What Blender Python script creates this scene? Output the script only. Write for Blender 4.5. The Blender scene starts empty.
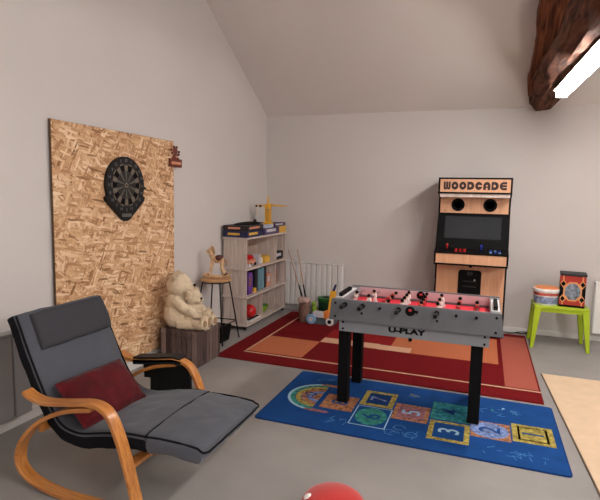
import bpy, bmesh, math, random
from mathutils import Vector, Matrix, Euler
random.seed(7)
C = bpy.context.scene.collection
PI = math.pi
V = Vector

# ------------------------------------------------------------------ materials
def rgb(h):
    h = h.lstrip('#'); r = [int(h[i:i+2], 16)/255 for i in (0, 2, 4)]
    return tuple((c/12.92 if c <= .04045 else ((c+.055)/1.055)**2.4) for c in r)+(1,)

def mat(name, col, rough=.6, metal=0, var=.0, scale=8, bump=0, bscale=60, emis=None, estr=0, sheen=0, spec=.5, coat=0, stretch=None, trans=0):
    m = bpy.data.materials.new(name); m.use_nodes = True
    nt = m.node_tree; b = nt.nodes['Principled BSDF']
    c = rgb(col) if isinstance(col, str) else col
    b.inputs['Base Color'].default_value = c
    b.inputs['Roughness'].default_value = rough
    b.inputs['Metallic'].default_value = metal
    b.inputs['Specular IOR Level'].default_value = spec
    if sheen: b.inputs['Sheen Weight'].default_value = sheen
    if coat: b.inputs['Coat Weight'].default_value = coat
    if trans: b.inputs['Transmission Weight'].default_value = trans
    tc = nt.nodes.new('ShaderNodeTexCoord'); mp = nt.nodes.new('ShaderNodeMapping')
    nt.links.new(tc.outputs['Object'], mp.inputs['Vector'])
    if stretch: mp.inputs['Scale'].default_value = stretch
    if var:
        n = nt.nodes.new('ShaderNodeTexNoise'); n.inputs['Scale'].default_value = scale; n.inputs['Detail'].default_value = 6
        nt.links.new(mp.outputs[0], n.inputs['Vector'])
        r = nt.nodes.new('ShaderNodeValToRGB')
        r.color_ramp.elements[0].position = .3; r.color_ramp.elements[1].position = .7
        r.color_ramp.elements[0].color = tuple(x*(1-var) for x in c[:3])+(1,)
        r.color_ramp.elements[1].color = tuple(min(1, x*(1+var)) for x in c[:3])+(1,)
        nt.links.new(n.outputs['Fac'], r.inputs[0]); nt.links.new(r.outputs[0], b.inputs['Base Color'])
    if bump:
        n2 = nt.nodes.new('ShaderNodeTexNoise'); n2.inputs['Scale'].default_value = bscale; n2.inputs['Detail'].default_value = 4
        nt.links.new(mp.outputs[0], n2.inputs['Vector'])
        bp = nt.nodes.new('ShaderNodeBump'); bp.inputs['Strength'].default_value = bump; bp.inputs['Distance'].default_value = .01
        nt.links.new(n2.outputs['Fac'], bp.inputs['Height']); nt.links.new(bp.outputs[0], b.inputs['Normal'])
    if emis:
        b.inputs['Emission Color'].default_value = rgb(emis); b.inputs['Emission Strength'].default_value = estr
    return m

def wood(name, c1, c2, stretch=(1, 14, 14), scale=3, rough=.5, bump=.15, spec=.5):
    m = mat(name, c1, rough, spec=spec); nt = m.node_tree; b = nt.nodes['Principled BSDF']
    tc = nt.nodes.new('ShaderNodeTexCoord'); mp = nt.nodes.new('ShaderNodeMapping'); mp.inputs['Scale'].default_value = stretch
    n = nt.nodes.new('ShaderNodeTexNoise'); n.inputs['Scale'].default_value = scale; n.inputs['Detail'].default_value = 8; n.inputs['Distortion'].default_value = .6
    r = nt.nodes.new('ShaderNodeValToRGB'); r.color_ramp.elements[0].color = rgb(c1); r.color_ramp.elements[1].color = rgb(c2)
    r.color_ramp.elements[0].position = .35; r.color_ramp.elements[1].position = .68
    nt.links.new(tc.outputs['Object'], mp.inputs[0]); nt.links.new(mp.outputs[0], n.inputs['Vector'])
    nt.links.new(n.outputs['Fac'], r.inputs[0]); nt.links.new(r.outputs[0], b.inputs['Base Color'])
    bp = nt.nodes.new('ShaderNodeBump'); bp.inputs['Strength'].default_value = bump; bp.inputs['Distance'].default_value = .01
    nt.links.new(n.outputs['Fac'], bp.inputs['Height']); nt.links.new(bp.outputs[0], b.inputs['Normal'])
    return m

def osb_material():
    m = mat('osb', '#C0935F', .75, spec=.25); nt = m.node_tree; b = nt.nodes['Principled BSDF']; L = nt.links.new
    tc = nt.nodes.new('ShaderNodeTexCoord')
    cols = []
    def layer(ang, seed):
        rot = nt.nodes.new('ShaderNodeMapping'); rot.inputs['Rotation'].default_value = (ang, 0, 0)
        rot.inputs['Location'].default_value = (0, seed, seed*.7)
        sc = nt.nodes.new('ShaderNodeMapping'); sc.inputs['Scale'].default_value = (0, 60, 11)
        L(tc.outputs['Object'], rot.inputs[0]); 
        wn = nt.nodes.new('ShaderNodeTexNoise'); wn.inputs['Scale'].default_value = 6; wn.inputs['Detail'].default_value = 2
        L(rot.outputs[0], wn.inputs['Vector'])
        ad = nt.nodes.new('ShaderNodeVectorMath'); ad.operation = 'MULTIPLY_ADD'; ad.inputs[1].default_value = (.02, .02, .02)
        L(wn.outputs['Color'], ad.inputs[0]); L(rot.outputs[0], ad.inputs[2])
        L(ad.outputs[0], sc.inputs[0])
        v = nt.nodes.new('ShaderNodeTexVoronoi'); v.inputs['Scale'].default_value = 1.0; v.inputs['Randomness'].default_value = 1
        L(sc.outputs[0], v.inputs['Vector'])
        se = nt.nodes.new('ShaderNodeSeparateColor'); L(v.outputs['Color'], se.inputs[0])
        return se
    base = None
    for k, (ang, seed) in enumerate([(0.1, 1.3), (1.25, 7.7), (-.45, 3.1), (2.3, 5.9), (-1.3, 9.4), (.5, 2.2), (1.7, 4.4)]):
        se = layer(ang, seed)
        r = nt.nodes.new('ShaderNodeValToRGB'); e = r.color_ramp.elements
        e[0].position = 0; e[0].color = rgb('#86603F'); e[1].position = 1; e[1].color = rgb('#EBD0AE')
        for p, c in ((.1, '#AF815C'), (.4, '#C99D75'), (.72, '#D7B088')): q = e.new(p); q.color = rgb(c)
        L(se.outputs[0], r.inputs[0])
        if base is None: base = r.outputs[0]
        else:
            st = nt.nodes.new('ShaderNodeMath'); st.operation = 'GREATER_THAN'; st.inputs[1].default_value = .66
            L(se.outputs[1], st.inputs[0])
            mx = nt.nodes.new('ShaderNodeMix'); mx.data_type = 'RGBA'
            L(st.outputs[0], mx.inputs[0]); L(base, mx.inputs[6]); L(r.outputs[0], mx.inputs[7]); base = mx.outputs[2]
    L(base, b.inputs['Base Color'])
    return m

def planks(name, cols, axis_scale, plank, rough=.7):
    """vertical boards of differing tone; axis_scale maps object coords so x is across boards, z along"""
    m = mat(name, cols[0], rough, spec=.25); nt = m.node_tree; b = nt.nodes['Principled BSDF']; L = nt.links.new
    tc = nt.nodes.new('ShaderNodeTexCoord'); sp = nt.nodes.new('ShaderNodeSeparateXYZ'); L(tc.outputs['Object'], sp.inputs[0])
    ad = nt.nodes.new('ShaderNodeMath'); ad.operation = 'ADD'; L(sp.outputs[0], ad.inputs[0]); L(sp.outputs[1], ad.inputs[1])
    dv = nt.nodes.new('ShaderNodeMath'); dv.operation = 'DIVIDE'; dv.inputs[1].default_value = plank; L(ad.outputs[0], dv.inputs[0])
    fl = nt.nodes.new('ShaderNodeMath'); fl.operation = 'FLOOR'; L(dv.outputs[0], fl.inputs[0])
    fr = nt.nodes.new('ShaderNodeMath'); fr.operation = 'FRACT'; L(dv.outputs[0], fr.inputs[0])
    wn = nt.nodes.new('ShaderNodeTexWhiteNoise'); wn.noise_dimensions = '1D'; L(fl.outputs[0], wn.inputs['W'])
    mp = nt.nodes.new('ShaderNodeMapping'); mp.inputs['Scale'].default_value = axis_scale; L(tc.outputs['Object'], mp.inputs[0])
    n = nt.nodes.new('ShaderNodeTexNoise'); n.inputs['Scale'].default_value = 4; n.inputs['Detail'].default_value = 6; L(mp.outputs[0], n.inputs['Vector'])
    mx0 = nt.nodes.new('ShaderNodeMix'); mx0.inputs[0].default_value = .5; L(wn.outputs['Value'], mx0.inputs[2]); L(n.outputs['Fac'], mx0.inputs[3])
    r = nt.nodes.new('ShaderNodeValToRGB'); r.color_ramp.elements[0].color = rgb(cols[0]); r.color_ramp.elements[1].color = rgb(cols[1])
    r.color_ramp.elements[0].position = .25; r.color_ramp.elements[1].position = .75
    L(mx0.outputs[0], r.inputs[0])
    gap = nt.nodes.new('ShaderNodeMath'); gap.operation = 'LESS_THAN'; gap.inputs[1].default_value = .07; L(fr.outputs[0], gap.inputs[0])
    mx = nt.nodes.new('ShaderNodeMix'); mx.data_type = 'RGBA'; L(gap.outputs[0], mx.inputs[0]); L(r.outputs[0], mx.inputs[6]); mx.inputs[7].default_value = rgb(cols[2])
    L(mx.outputs[2], b.inputs['Base Color'])
    return m

M = {}
M['wall'] = mat('wall_paint', '#CCC6C3', .85, var=.02, scale=1.5, bump=.05, bscale=40, spec=.2)
M['ceil'] = mat('ceiling_paint', '#DBD5D1', .9, var=.02, scale=1.2, spec=.2)
M['base'] = mat('baseboard_paint', '#D9D5D2', .6)
M['floor'] = mat('floor_concrete', '#918D8A', .5, var=.1, scale=2.2, bump=.03, bscale=30, spec=.35)
M['osb'] = osb_material()
M['osb_edge'] = mat('osb_edge', '#5E4630', .8, var=.3, scale=60)
M['beam'] = wood('old_oak_beam', '#3B261E', '#7E5442', (9, 1.2, 9), 2.2, .8, 1.0, spec=.1)
M['rafter'] = wood('old_oak_rafter', '#3E2218', '#8E5436', (12, 1.2, 1.2), 2.5, .7, 1.0, spec=.25)
M['tube'] = mat('lit_diffuser', '#FFFFFF', .5, emis='#FFFAF5', estr=30)
M['white'] = mat('white_plastic', '#E6E4E2', .4)
M['whitem'] = mat('white_metal', '#D8D6D4', .35)
M['radgrey'] = mat('grey_radiator_paint', '#8F8C8B', .5)
M['black'] = mat('black_plastic', '#08080A', .4, spec=.3)
M['blackm'] = mat('black_matt', '#060607', .7, spec=.15)
M['metal'] = mat('chrome', '#C9C9CC', .18, metal=1)
M['bent'] = wood('bent_birch', '#A8672F', '#C98746', (1.5, 30, 6), 3, .32, .03)
M['bent'].node_tree.nodes['Principled BSDF'].inputs['Coat Weight'].default_value = .25
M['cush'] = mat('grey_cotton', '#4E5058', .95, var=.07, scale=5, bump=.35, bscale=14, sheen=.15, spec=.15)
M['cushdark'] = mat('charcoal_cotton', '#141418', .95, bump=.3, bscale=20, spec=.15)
M['pillowg'] = mat('grey_headrest', '#3E3D42', .95, bump=.2, bscale=18, spec=.15)
M['redp'] = mat('dark_red_plush', '#4C0911', .85, var=.4, scale=9, bump=.9, bscale=22, sheen=.08, spec=.2)
M['pouch'] = mat('black_pouch', '#0B0B0D', .6, bump=.2, bscale=30)
M['fur'] = mat('cream_fur', '#E3CFB2', 1, var=.08, scale=30, bump=1.0, bscale=120, sheen=.3, spec=.1)
M['furd'] = mat('tan_fur', '#A58360', 1, bump=.8, bscale=120, spec=.1)
M['crate'] = planks('worn_plank_print', ('#3A2B2A', '#84706A', '#241A1A'), (22, 22, 2.2), .055)
M['shelfw'] = wood('limed_wood', '#BBA9A0', '#D2C3BA', (18, 18, 1.4), 2, .6, .08, spec=.3)
M['shelfb'] = planks('limed_back', ('#A89286', '#BFAB9F', '#7E6C62'), (9, 9, 1), .11)
M['seatw'] = wood('stool_wood', '#A67A50', '#C99E6E', (3, 20, 3), 3, .5, .05)
M['rugred'] = mat('rug_red', '#6E1318', 1, var=.12, scale=60, bump=.4, bscale=300, spec=.1)
M['rugred2'] = mat('rug_brick', '#8A1E20', 1, var=.12, scale=60, bump=.4, bscale=300, spec=.1)
M['rugor'] = mat('rug_orange', '#BC6E4C', 1, var=.08, scale=60, bump=.4, bscale=300, spec=.1)
M['rugsal'] = mat('rug_salmon', '#A85A4C', 1, var=.15, scale=90, bump=.4, bscale=300, spec=.1)
M['rugpale'] = mat('rug_peach', '#D2A588', 1, var=.08, scale=60, bump=.4, bscale=300, spec=.1)
M['matblue'] = mat('mat_blue', '#144380', .95, var=.12, scale=6, bump=.2, bscale=200, spec=.15)
M['matnavy'] = mat('mat_navy', '#0F3268', .95, spec=.15)
M['mteal'] = mat('mat_teal', '#2C7480', .95, var=.55, scale=30, spec=.1)
M['mgreen'] = mat('mat_green', '#357F76', .95, var=.55, scale=30, spec=.1)
M['myel'] = mat('mat_yellow', '#A0904A', .95, var=.6, scale=40, spec=.1)
M['mor'] = mat('mat_orange', '#9C6C4E', .95, var=.6, scale=40, spec=.1)
M['mpink'] = mat('mat_pink', '#8C5F66', .95, var=.6, scale=40, spec=.1)
M['mlil'] = mat('mat_lilac', '#6F82B0', .95, var=.6, scale=40, spec=.1)
M['mlight'] = mat('mat_pale', '#9FC3D6', .95, spec=.1)
M['doodle'] = mat('mat_doodle', '#4C83B4', .95, spec=.1)
M['beige'] = mat('beige_mat', '#D3B99C', .95, var=.05, scale=10, bump=.15, bscale=200, spec=.1)
M['beigeE'] = mat('beige_mat_edge', '#6A5A4C', .95)
M['grey'] = mat('grey_laminate', '#63656A', .45, var=.04, scale=12)
M['greyl'] = mat('light_grey_laminate', '#7C7E84', .45)
M['inner'] = mat('pinkish_inner_board', '#C9A9AC', .5)
M['pitch'] = mat('red_pitch', '#E02C3E', .45)
M['pitchline'] = mat('pitch_line', '#F4D9DC', .5)
M['plred'] = mat('player_red', '#B51F2B', .4)
M['plwhite'] = mat('player_white', '#E8E4E0', .4)
M['skin'] = mat('player_skin', '#C98F6A', .5)
M['arcw'] = wood('arcade_plywood', '#D09A76', '#DDAA86', (20, 3, 1.5), 2, .5, .03)
M['arcd'] = mat('dark_lettering', '#2A0C0A', .6)
M['screen'] = mat('screen_glass', '#2C2F33', .1, spec=.5, var=.1, scale=3)
M['blue'] = mat('blue_plastic', '#1B2FA8', .35)
M['red'] = mat('red_plastic', '#C41A1C', .35)
M['lime'] = mat('lime_plastic', '#A9C320', .38, spec=.45)
M['orangep'] = mat('orange_plastic', '#E0813A', .4)
M['yellow'] = mat('yellow_plastic', '#E3A927', .4)
M['green'] = mat('green_plastic', '#1F6A30', .4)
M['dgreen'] = mat('dark_green_plastic', '#0E3B22', .5)
M['gbowl'] = mat('green_bowl', '#7FA028', .35)
M['lblue'] = mat('light_blue_plastic', '#7FA9CF', .4)
M['navy'] = mat('navy_card', '#18204E', .5, var=.5, scale=14)
M['dkcard'] = mat('dark_card', '#1A161C', .6, var=.5, scale=18)
M['purple'] = mat('purple_card', '#5B2C86', .5, var=.5, scale=12)
M['purgrey'] = mat('purple_grey_card', '#4A3F63', .5, var=.5, scale=22)
M['whitecard'] = mat('white_card', '#C9C4CC', .5, var=.12, scale=20)
M['ycard'] = mat('yellow_card', '#D9A638', .5, var=.2, scale=20)
M['teal'] = mat('teal_grey_case', '#5C8592', .5, var=.2, scale=14)
M['peach'] = mat('peach_card', '#C9886A', .6, var=.2, scale=14)
M['brickp'] = mat('brick_pink_card', '#A9776B', .6, var=.2, scale=14)
M['blueart'] = mat('bucket_artwork', '#8492B4', .4, var=.8, scale=38)
M['redart'] = mat('bucket_red_print', '#C0504A', .4, var=.5, scale=60)
M['boxred'] = mat('box_red', '#A82A1E', .5)
M['boxor'] = mat('box_band_orange', '#D9935C', .5)
M['boxpic'] = mat('box_picture', '#6A7480', .5, var=.95, scale=28)
M['horse'] = wood('toy_wood', '#B98E66', '#D9B78F', (8, 8, 8), 3, .55, .03)
M['saddle'] = mat('dark_red_leather', '#54201C', .5)
M['brownred'] = mat('redbrown_wood', '#6A2A1C', .6, var=.15, scale=40)
M['tanwedge'] = mat('tan_wedge', '#75685A', .6)
M['greywedge'] = mat('grey_wedge', '#5A5A52', .6)
M['dred'] = mat('dart_red', '#24100E', .5)
M['wicker'] = mat('brown_wicker', '#7A5C50', .85, var=.4, scale=50, bump=.8, bscale=70)
M['cloth'] = mat('pale_pink_cloth', '#B79A92', .95, var=.25, scale=25, bump=.5, bscale=50)
M['clear'] = mat('smoky_bin', '#55606A', .3, var=.2, scale=10)
M['santa'] = mat('red_velour', '#B3160F', .8, sheen=.3, bump=.1, bscale=120)
M['soft'] = mat('white_fleece', '#E4DFDA', .95, bump=.6, bscale=80)
M['rod'] = mat('tan_stick', '#A57E62', .6)

# ------------------------------------------------------------------ mesh builder
class MB:
    def __init__(s): s.v = []; s.f = []; s.mi = []; s.mats = []
    def slot(s, m):
        m = M[m] if isinstance(m, str) else m
        if m not in s.mats: s.mats.append(m)
        return s.mats.index(m)
    def add(s, vs, fs, m, mtx=None):
        o = len(s.v); k = s.slot(m)
        for p in vs: s.v.append((mtx @ V(p)) if mtx is not None else V(p))
        for f in fs: s.f.append([i+o for i in f]); s.mi.append(k)
        return s
    def box(s, a, b, m, mtx=None):
        (x0, y0, z0), (x1, y1, z1) = a, b
        vs = [(x0,y0,z0),(x1,y0,z0),(x1,y1,z0),(x0,y1,z0),(x0,y0,z1),(x1,y0,z1),(x1,y1,z1),(x0,y1,z1)]
        return s.add(vs, [(3,2,1,0),(4,5,6,7),(0,1,5,4),(1,2,6,5),(2,3,7,6),(3,0,4,7)], m, mtx)
    def prism(s, poly, d, m, mtx=None):
        """poly: list of (x,y); extruded along z from d[0] to d[1]"""
        n = len(poly); vs = [(p[0], p[1], d[0]) for p in poly]+[(p[0], p[1], d[1]) for p in poly]
        fs = [list(range(n))[::-1], list(range(n, 2*n))]+[(i, (i+1) % n, (i+1) % n+n, i+n) for i in range(n)]
        return s.add(vs, fs, m, mtx)
    def cyl(s, p0, p1, r0, m, r1=None, n=16, caps=True):
        r1 = r0 if r1 is None else r1; p0 = V(p0); p1 = V(p1); d = (p1-p0).normalized()
        a = d.orthogonal().normalized(); b = d.cross(a)
        vs = []
        for p, r in ((p0, r0), (p1, r1)):
            for i in range(n):
                t = 2*PI*i/n; vs.append(p+a*math.cos(t)*r+b*math.sin(t)*r)
        fs = [(i, (i+1) % n, (i+1) % n+n, i+n) for i in range(n)]
        if caps: fs += [list(range(n))[::-1], list(range(n, 2*n))]
        return s.add(vs, fs, m)
    def tube(s, pts, r, m, n=8, caps=True):
        pts = [V(p) for p in pts]; rs = r if isinstance(r, (list, tuple)) else [r]*len(pts)
        vs = []; fs = []; prev = None
        for i, p in enumerate(pts):
            t = (pts[min(i+1, len(pts)-1)]-pts[max(i-1, 0)]).normalized()
            a = t.orthogonal().normalized() if prev is None else (prev-t*prev.dot(t)).normalized()
            prev = a; b = t.cross(a)
            for j in range(n):
                q = 2*PI*j/n; vs.append(p+(a*math.cos(q)+b*math.sin(q))*rs[i])
        for i in range(len(pts)-1):
            for j in range(n): fs.append((i*n+j, i*n+(j+1) % n, (i+1)*n+(j+1) % n, (i+1)*n+j))
        if caps: fs += [list(range(n))[::-1], [(len(pts)-1)*n+j for j in range(n)]]
        return s.add(vs, fs, m)
    def ell(s, c, r, m, rot=None, nu=20, nv=12):
        r = (r, r, r) if not isinstance(r, (list, tuple)) else r
        R = rot.to_matrix() if rot is not None else Matrix.Identity(3)
        vs = [V(c)+R @ V((0, 0, r[2]))]
        for i in range(1, nv):
            t = PI*i/nv
            for j in range(nu):
                p = 2*PI*j/nu; vs.append(V(c)+R @ V((r[0]*math.sin(t)*math.cos(p), r[1]*math.sin(t)*math.sin(p), r[2]*math.cos(t))))
        vs.append(V(c)+R @ V((0, 0, -r[2]))); e = len(vs)-1; fs = []
        for j in range(nu): fs.append((0, 1+j, 1+(j+1) % nu))
        for i in range(nv-2):
            for j in range(nu): fs.append((1+i*nu+j, 1+(i+1)*nu+j, 1+(i+1)*nu+(j+1) % nu, 1+i*nu+(j+1) % nu))
        for j in range(nu): fs.append((e, 1+(nv-2)*nu+(j+1) % nu, 1+(nv-2)*nu+j))
        return s.add(vs, fs, m)
    def lathe(s, prof, c, m, n=28, axis=None):
        vs = []; fs = []
        for r, z in prof:
            for j in range(n):
                t = 2*PI*j/n; vs.append(V((c[0]+r*math.cos(t), c[1]+r*math.sin(t), c[2]+z)))
        for i in range(len(prof)-1):
            for j in range(n): fs.append((i*n+j, i*n+(j+1) % n, (i+1)*n+(j+1) % n, (i+1)*n+j))
        fs += [list(range(n))[::-1], [(len(prof)-1)*n+j for j in range(n)]]
        return s.add(vs, fs, m)
    def ribbon(s, path, y0, y1, th, m, side=None):
        """rectangular-section strip following (x,z) path, from y0 to y1 ; th thickness or list"""
        n = len(path); ths = th if isinstance(th, (list, tuple)) else [th]*n
        vs = []; fs = []
        for i, (x, z) in enumerate(path):
            a = V(path[max(i-1, 0)]); b = V(path[min(i+1, n-1)]); t = (b-a).normalized(); nn = V((-t.y, t.x)); h = ths[i]/2
            for yy, sg in ((y0, -1), (y1, -1), (y1, 1), (y0, 1)):
                vs.append((x+nn.x*h*sg, yy, z+nn.y*h*sg))
        for i in range(n-1):
            for j in range(4): fs.append((i*4+j, i*4+(j+1) % 4, (i+1)*4+(j+1) % 4, (i+1)*4+j))
        fs += [(3, 2, 1, 0), [(n-1)*4+j for j in range(4)]]
        return s.add(vs, fs, m)
    def text(s, body, m, mtx, size=1, ext=.001, bold=0, width=None, height=None, space=1):
        cu = bpy.data.curves.new('t', 'FONT'); cu.body = body; cu.size = size; cu.extrude = 0; cu.offset = bold
        cu.align_x = 'CENTER'; cu.align_y = 'CENTER'; cu.space_character = space; cu.resolution_u = 4
        o = bpy.data.objects.new('t', cu); C.objects.link(o); bpy.context.view_layer.update()
        dg = bpy.context.evaluated_depsgraph_get(); me = bpy.data.meshes.new_from_object(o.evaluated_get(dg))
        vs = [v.co.copy() for v in me.vertices]; fs = [list(p.vertices) for p in me.polygons]
        bpy.data.objects.remove(o); bpy.data.curves.remove(cu); bpy.data.meshes.remove(me)
        xs = [v.x for v in vs]; ys = [v.y for v in vs]; cx = (min(xs)+max(xs))/2; cy = (min(ys)+max(ys))/2
        sx = width/(max(xs)-min(xs)) if width else 1; sy = height/(max(ys)-min(ys)) if height else sx
        if not width and height: sx = sy
        vs = [V(((v.x-cx)*sx, (v.y-cy)*sy, ext)) for v in vs]
        return s.add(vs, fs, m, mtx)
    def build(s, name, parent=None, smooth=None, bevel=0, bseg=2, sub=0, loc=None, remesh=None, disp=None):
        me = bpy.data.meshes.new(name); me.from_pydata([tuple(v) for v in s.v], [], s.f)
        for m in s.mats: me.materials.append(m)
        for p, k in zip(me.polygons, s.mi): p.material_index = k
        bm = bmesh.new(); bm.from_mesh(me); bmesh.ops.recalc_face_normals(bm, faces=bm.faces); bm.to_mesh(me); bm.free()
        if smooth is not None:
            for p in me.polygons: p.use_smooth = True
            if smooth > 0: me.set_sharp_from_angle(angle=math.radians(smooth))
        o = bpy.data.objects.new(name, me); C.objects.link(o)
        if loc is not None:
            me.transform(Matrix.Translation(-V(loc))); o.location = V(loc)
        if parent is not None:
            o.parent = parent
            p = parent; off = V((0, 0, 0))
            # geometry is given in world space: undo the parents' placement
            bpy.context.view_layer.update()
            o.matrix_parent_inverse = parent.matrix_world.inverted()
        if bevel:
            b = o.modifiers.new('bevel', 'BEVEL'); b.width = bevel; b.segments = bseg; b.limit_method = 'ANGLE'; b.angle_limit = math.radians(40)
        if remesh:
            r = o.modifiers.new('remesh', 'REMESH'); r.mode = 'VOXEL'; r.voxel_size = remesh; r.use_smooth_shade = True
        if sub:
            q = o.modifiers.new('sub', 'SUBSURF'); q.levels = sub; q.render_levels = sub
        if disp:
            t = bpy.data.textures.new('clouds', 'CLOUDS'); t.noise_scale = disp[1]
            d = o.modifiers.new('disp', 'DISPLACE'); d.texture = t; d.strength = disp[0]; d.mid_level = .5; d.texture_coords = 'LOCAL'
        return o

def tag(o, label, cat, group=None):
    o['label'] = label; o['category'] = cat
    if group: o['group'] = group
    return o
def thing(name, label, cat, loc, group=None):
    o = bpy.data.objects.new(name, None); C.objects.link(o); o.location = loc; o.empty_display_size = .1
    tag(o, label, cat, group); bpy.context.view_layer.update(); return o
def struct(o): o['kind'] = 'structure'; return o
def bez(pts, n=6, closed=False):
    """Catmull-Rom through 2-D / 3-D points"""
    P = [V(p) for p in pts]; out = []
    for i in range(len(P)-1):
        p0 = P[max(i-1, 0)]; p1 = P[i]; p2 = P[i+1]; p3 = P[min(i+2, len(P)-1)]
        for k in range(n):
            t = k/n; out.append(.5*((2*p1)+(p2-p0)*t+(2*p0-5*p1+4*p2-p3)*t*t+(3*p1-p0-3*p2+p3)*t**3))
    out.append(P[-1]); return out
def rot(m, c, ang, axis='Z'):
    return Matrix.Translation(V(c)) @ Matrix.Rotation(ang, 4, axis) @ Matrix.Translation(-V(c))

# ------------------------------------------------------------------ room
XL, XR, YB, YF, KZ = -2.88, 4.2, 6.42, -3.4, 2.645
SL = math.tan(math.radians(30.5)); YR = 1.5; RZ = KZ+(YB-YR)*SL
struct(MB().box((XL-.2, YF-.2, -.12), (XR+.2, YB+.2, 0), 'floor').build('floor'))
struct(MB().box((XL-.2, YB, 0), (XR+.2, YB+.12, KZ), 'wall').build('wall_back'))
gable = [(YF, 0), (YB, 0), (YB, KZ), (YR, RZ), (YF, KZ)]
def side(name, x0, x1):
    # polygon in (y,z) extruded along x
    mt = Matrix(((0, 0, 1, 0), (1, 0, 0, 0), (0, 1, 0, 0), (0, 0, 0, 1)))
    struct(MB().prism(gable, (x0, x1), 'wall', mt).build(name))
side('wall_left', XL-.12, XL); side('wall_right', XR, XR+.12)
struct(MB().box((XL-.2, YF-.12, 0), (XR+.2, YF, KZ), 'wall').build('wall_front'))
mt = Matrix(((0, 0, 1, 0), (1, 0, 0, 0), (0, 1, 0, 0), (0, 0, 0, 1)))
cb = MB()
cb.prism([(YB+.12, KZ-.12*SL), (YR, RZ), (YR, RZ+.14), (YB+.12, KZ+.14-.12*SL)], (XL-.15, XR+.15), 'ceil', mt)
cb.prism([(YF-.12, KZ-.12*SL), (YR, RZ), (YR, RZ+.14), (YF-.12, KZ+.14-.12*SL)], (XL-.15, XR+.15), 'ceil', mt)
struct(cb.build('ceiling'))
struct(MB().box((XL, YF, 0), (XL+.012, YB, .085), 'base').build('baseboard_left', bevel=.003))
struct(MB().box((XL+.012, YB-.012, 0), (XR, YB, .06), 'base').build('baseboard_back', bevel=.003))

# tie beam and rafter
def hewn(name, poly, p0, p1, m, seed, n=34, amp=.014):
    rnd = random.Random(seed); k = len(poly); vs = []; fs = []
    p0 = V(p0); p1 = V(p1); d = (p1-p0); side_ = V((1, 0, 0)); up = side_.cross(d.normalized()).normalized()
    if up.z < 0: up = -up
    ph = [rnd.random()*6 for _ in range(k)]
    for i in range(n):
        t = i/(n-1)
        for j, (a, b) in enumerate(poly):
            w = amp*(math.sin(t*17+ph[j])+.6*math.sin(t*41+ph[j]*2)+rnd.uniform(-.6, .6))
            q = 1+w/.15
            if i == 0: q *= .86
            vs.append(p0+d*t+side_*a*q+up*b*q-(up*.055*max(0, 1-t/.07) if (seed == 3 and b < 0) else up*0))
    for i in range(n-1):
        for j in range(k): fs.append((i*k+j, i*k+(j+1) % k, (i+1)*k+(j+1) % k, (i+1)*k+j))
    fs += [list(range(k))[::-1], [(n-1)*k+j for j in range(k)]]
    return struct(MB().add(vs, fs, m).build(name, smooth=35))
hewn('trim_1', [(-.17, .06), (-.15, -.10), (-.08, -.165), (.06, -.165), (.15, -.07), (.17, .02), (.16, .12), (-.12, .12)], (.545, 6.40, 2.80), (.78, -3.0, 2.80), 'beam', 3, n=70)
hewn('trim_2', [(-.13, -.10), (-.02, -.13), (.10, -.11), (.13, 0), (.13, .16), (-.13, .16)], (.47, 6.15, 2.78), (.53, 1.6, 2.78+4.55*SL), 'rafter', 11, n=40)

# ------------------------------------------------------------------ lamps
def tube_lamp(loc, L, label, ang=0, hang=False):
    t = thing('tube_light', label, 'lamp', loc, 'tube lights of the room')
    x, y, z = loc; R = rot(None, loc, ang)
    MB().box((x-.035, y, z+.035), (x+.035, y+L, z+.07), 'white', R).box((x-(.036 if hang else .075), y, z+.031), (x+(.036 if hang else .075), y+L, z+.038), 'white', R).build('housing', t, bevel=.005)  # beam lamps get wider wings, added to keep tube light off the beam
    pr = [(-.05, .03), (-.05, -.012), (-.03, -.03), (.03, -.03), (.05, -.012), (.05, .03)]
    mt2 = R @ Matrix.Translation((x, y, z)) @ Matrix(((1, 0, 0, 0), (0, 0, 1, 0), (0, 1, 0, 0), (0, 0, 0, 1)))
    MB().prism(pr, (.02, L-.02), 'tube', mt2).build('diffuser', t, smooth=30)
    for ya, yb in ((y, y+.02), (y+L-.02, y+L)):
        MB().box((x-.052, ya, z-.032), (x+.052, yb, z+.034), 'white', R).build('end_cap', t, bevel=.004)
    for yy in (y+.25, y+L-.25):
        if hang: MB().cyl((x, yy, z+.07), (x, yy, KZ+SL*((YB-yy) if yy > YR else (yy-YF)*(RZ-KZ)/SL/(YR-YF))-.012), .004, 'metal', n=8).build('fill_lamp_wire', t)
        else: MB().box((x-.03, yy-.03, z+.07), (x+.03, yy+.03, z+.13), 'white', R).build('mounting_bracket', t)
    return t
tube_lamp((.69, 3.75, 2.572), 1.6, 'long white lit tube light fixed under the old wooden beam', math.radians(3))
tube_lamp((.78, .2, 2.572), 1.6, 'lit tube light under the beam nearer the viewer, outside the picture', math.radians(1.5))

tube_lamp((2.8, -1.2, 2.35), 1.6, 'added fill tube light hung over the right side of the room, outside the picture', hang=True)  # invented fill lamp, brightens the room from the right
tube_lamp((2.8, 1.6, 2.35), 1.6, 'far added fill tube light over the right side of the room, outside the picture', hang=True)  # second invented fill lamp on this side, for more brightness
tube_lamp((.2, -2.6, 2.35), 1.6, 'added fill tube light hung behind the viewer, outside the picture', hang=True)  # unseen fill lamp, added to brighten from behind the camera
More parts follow.
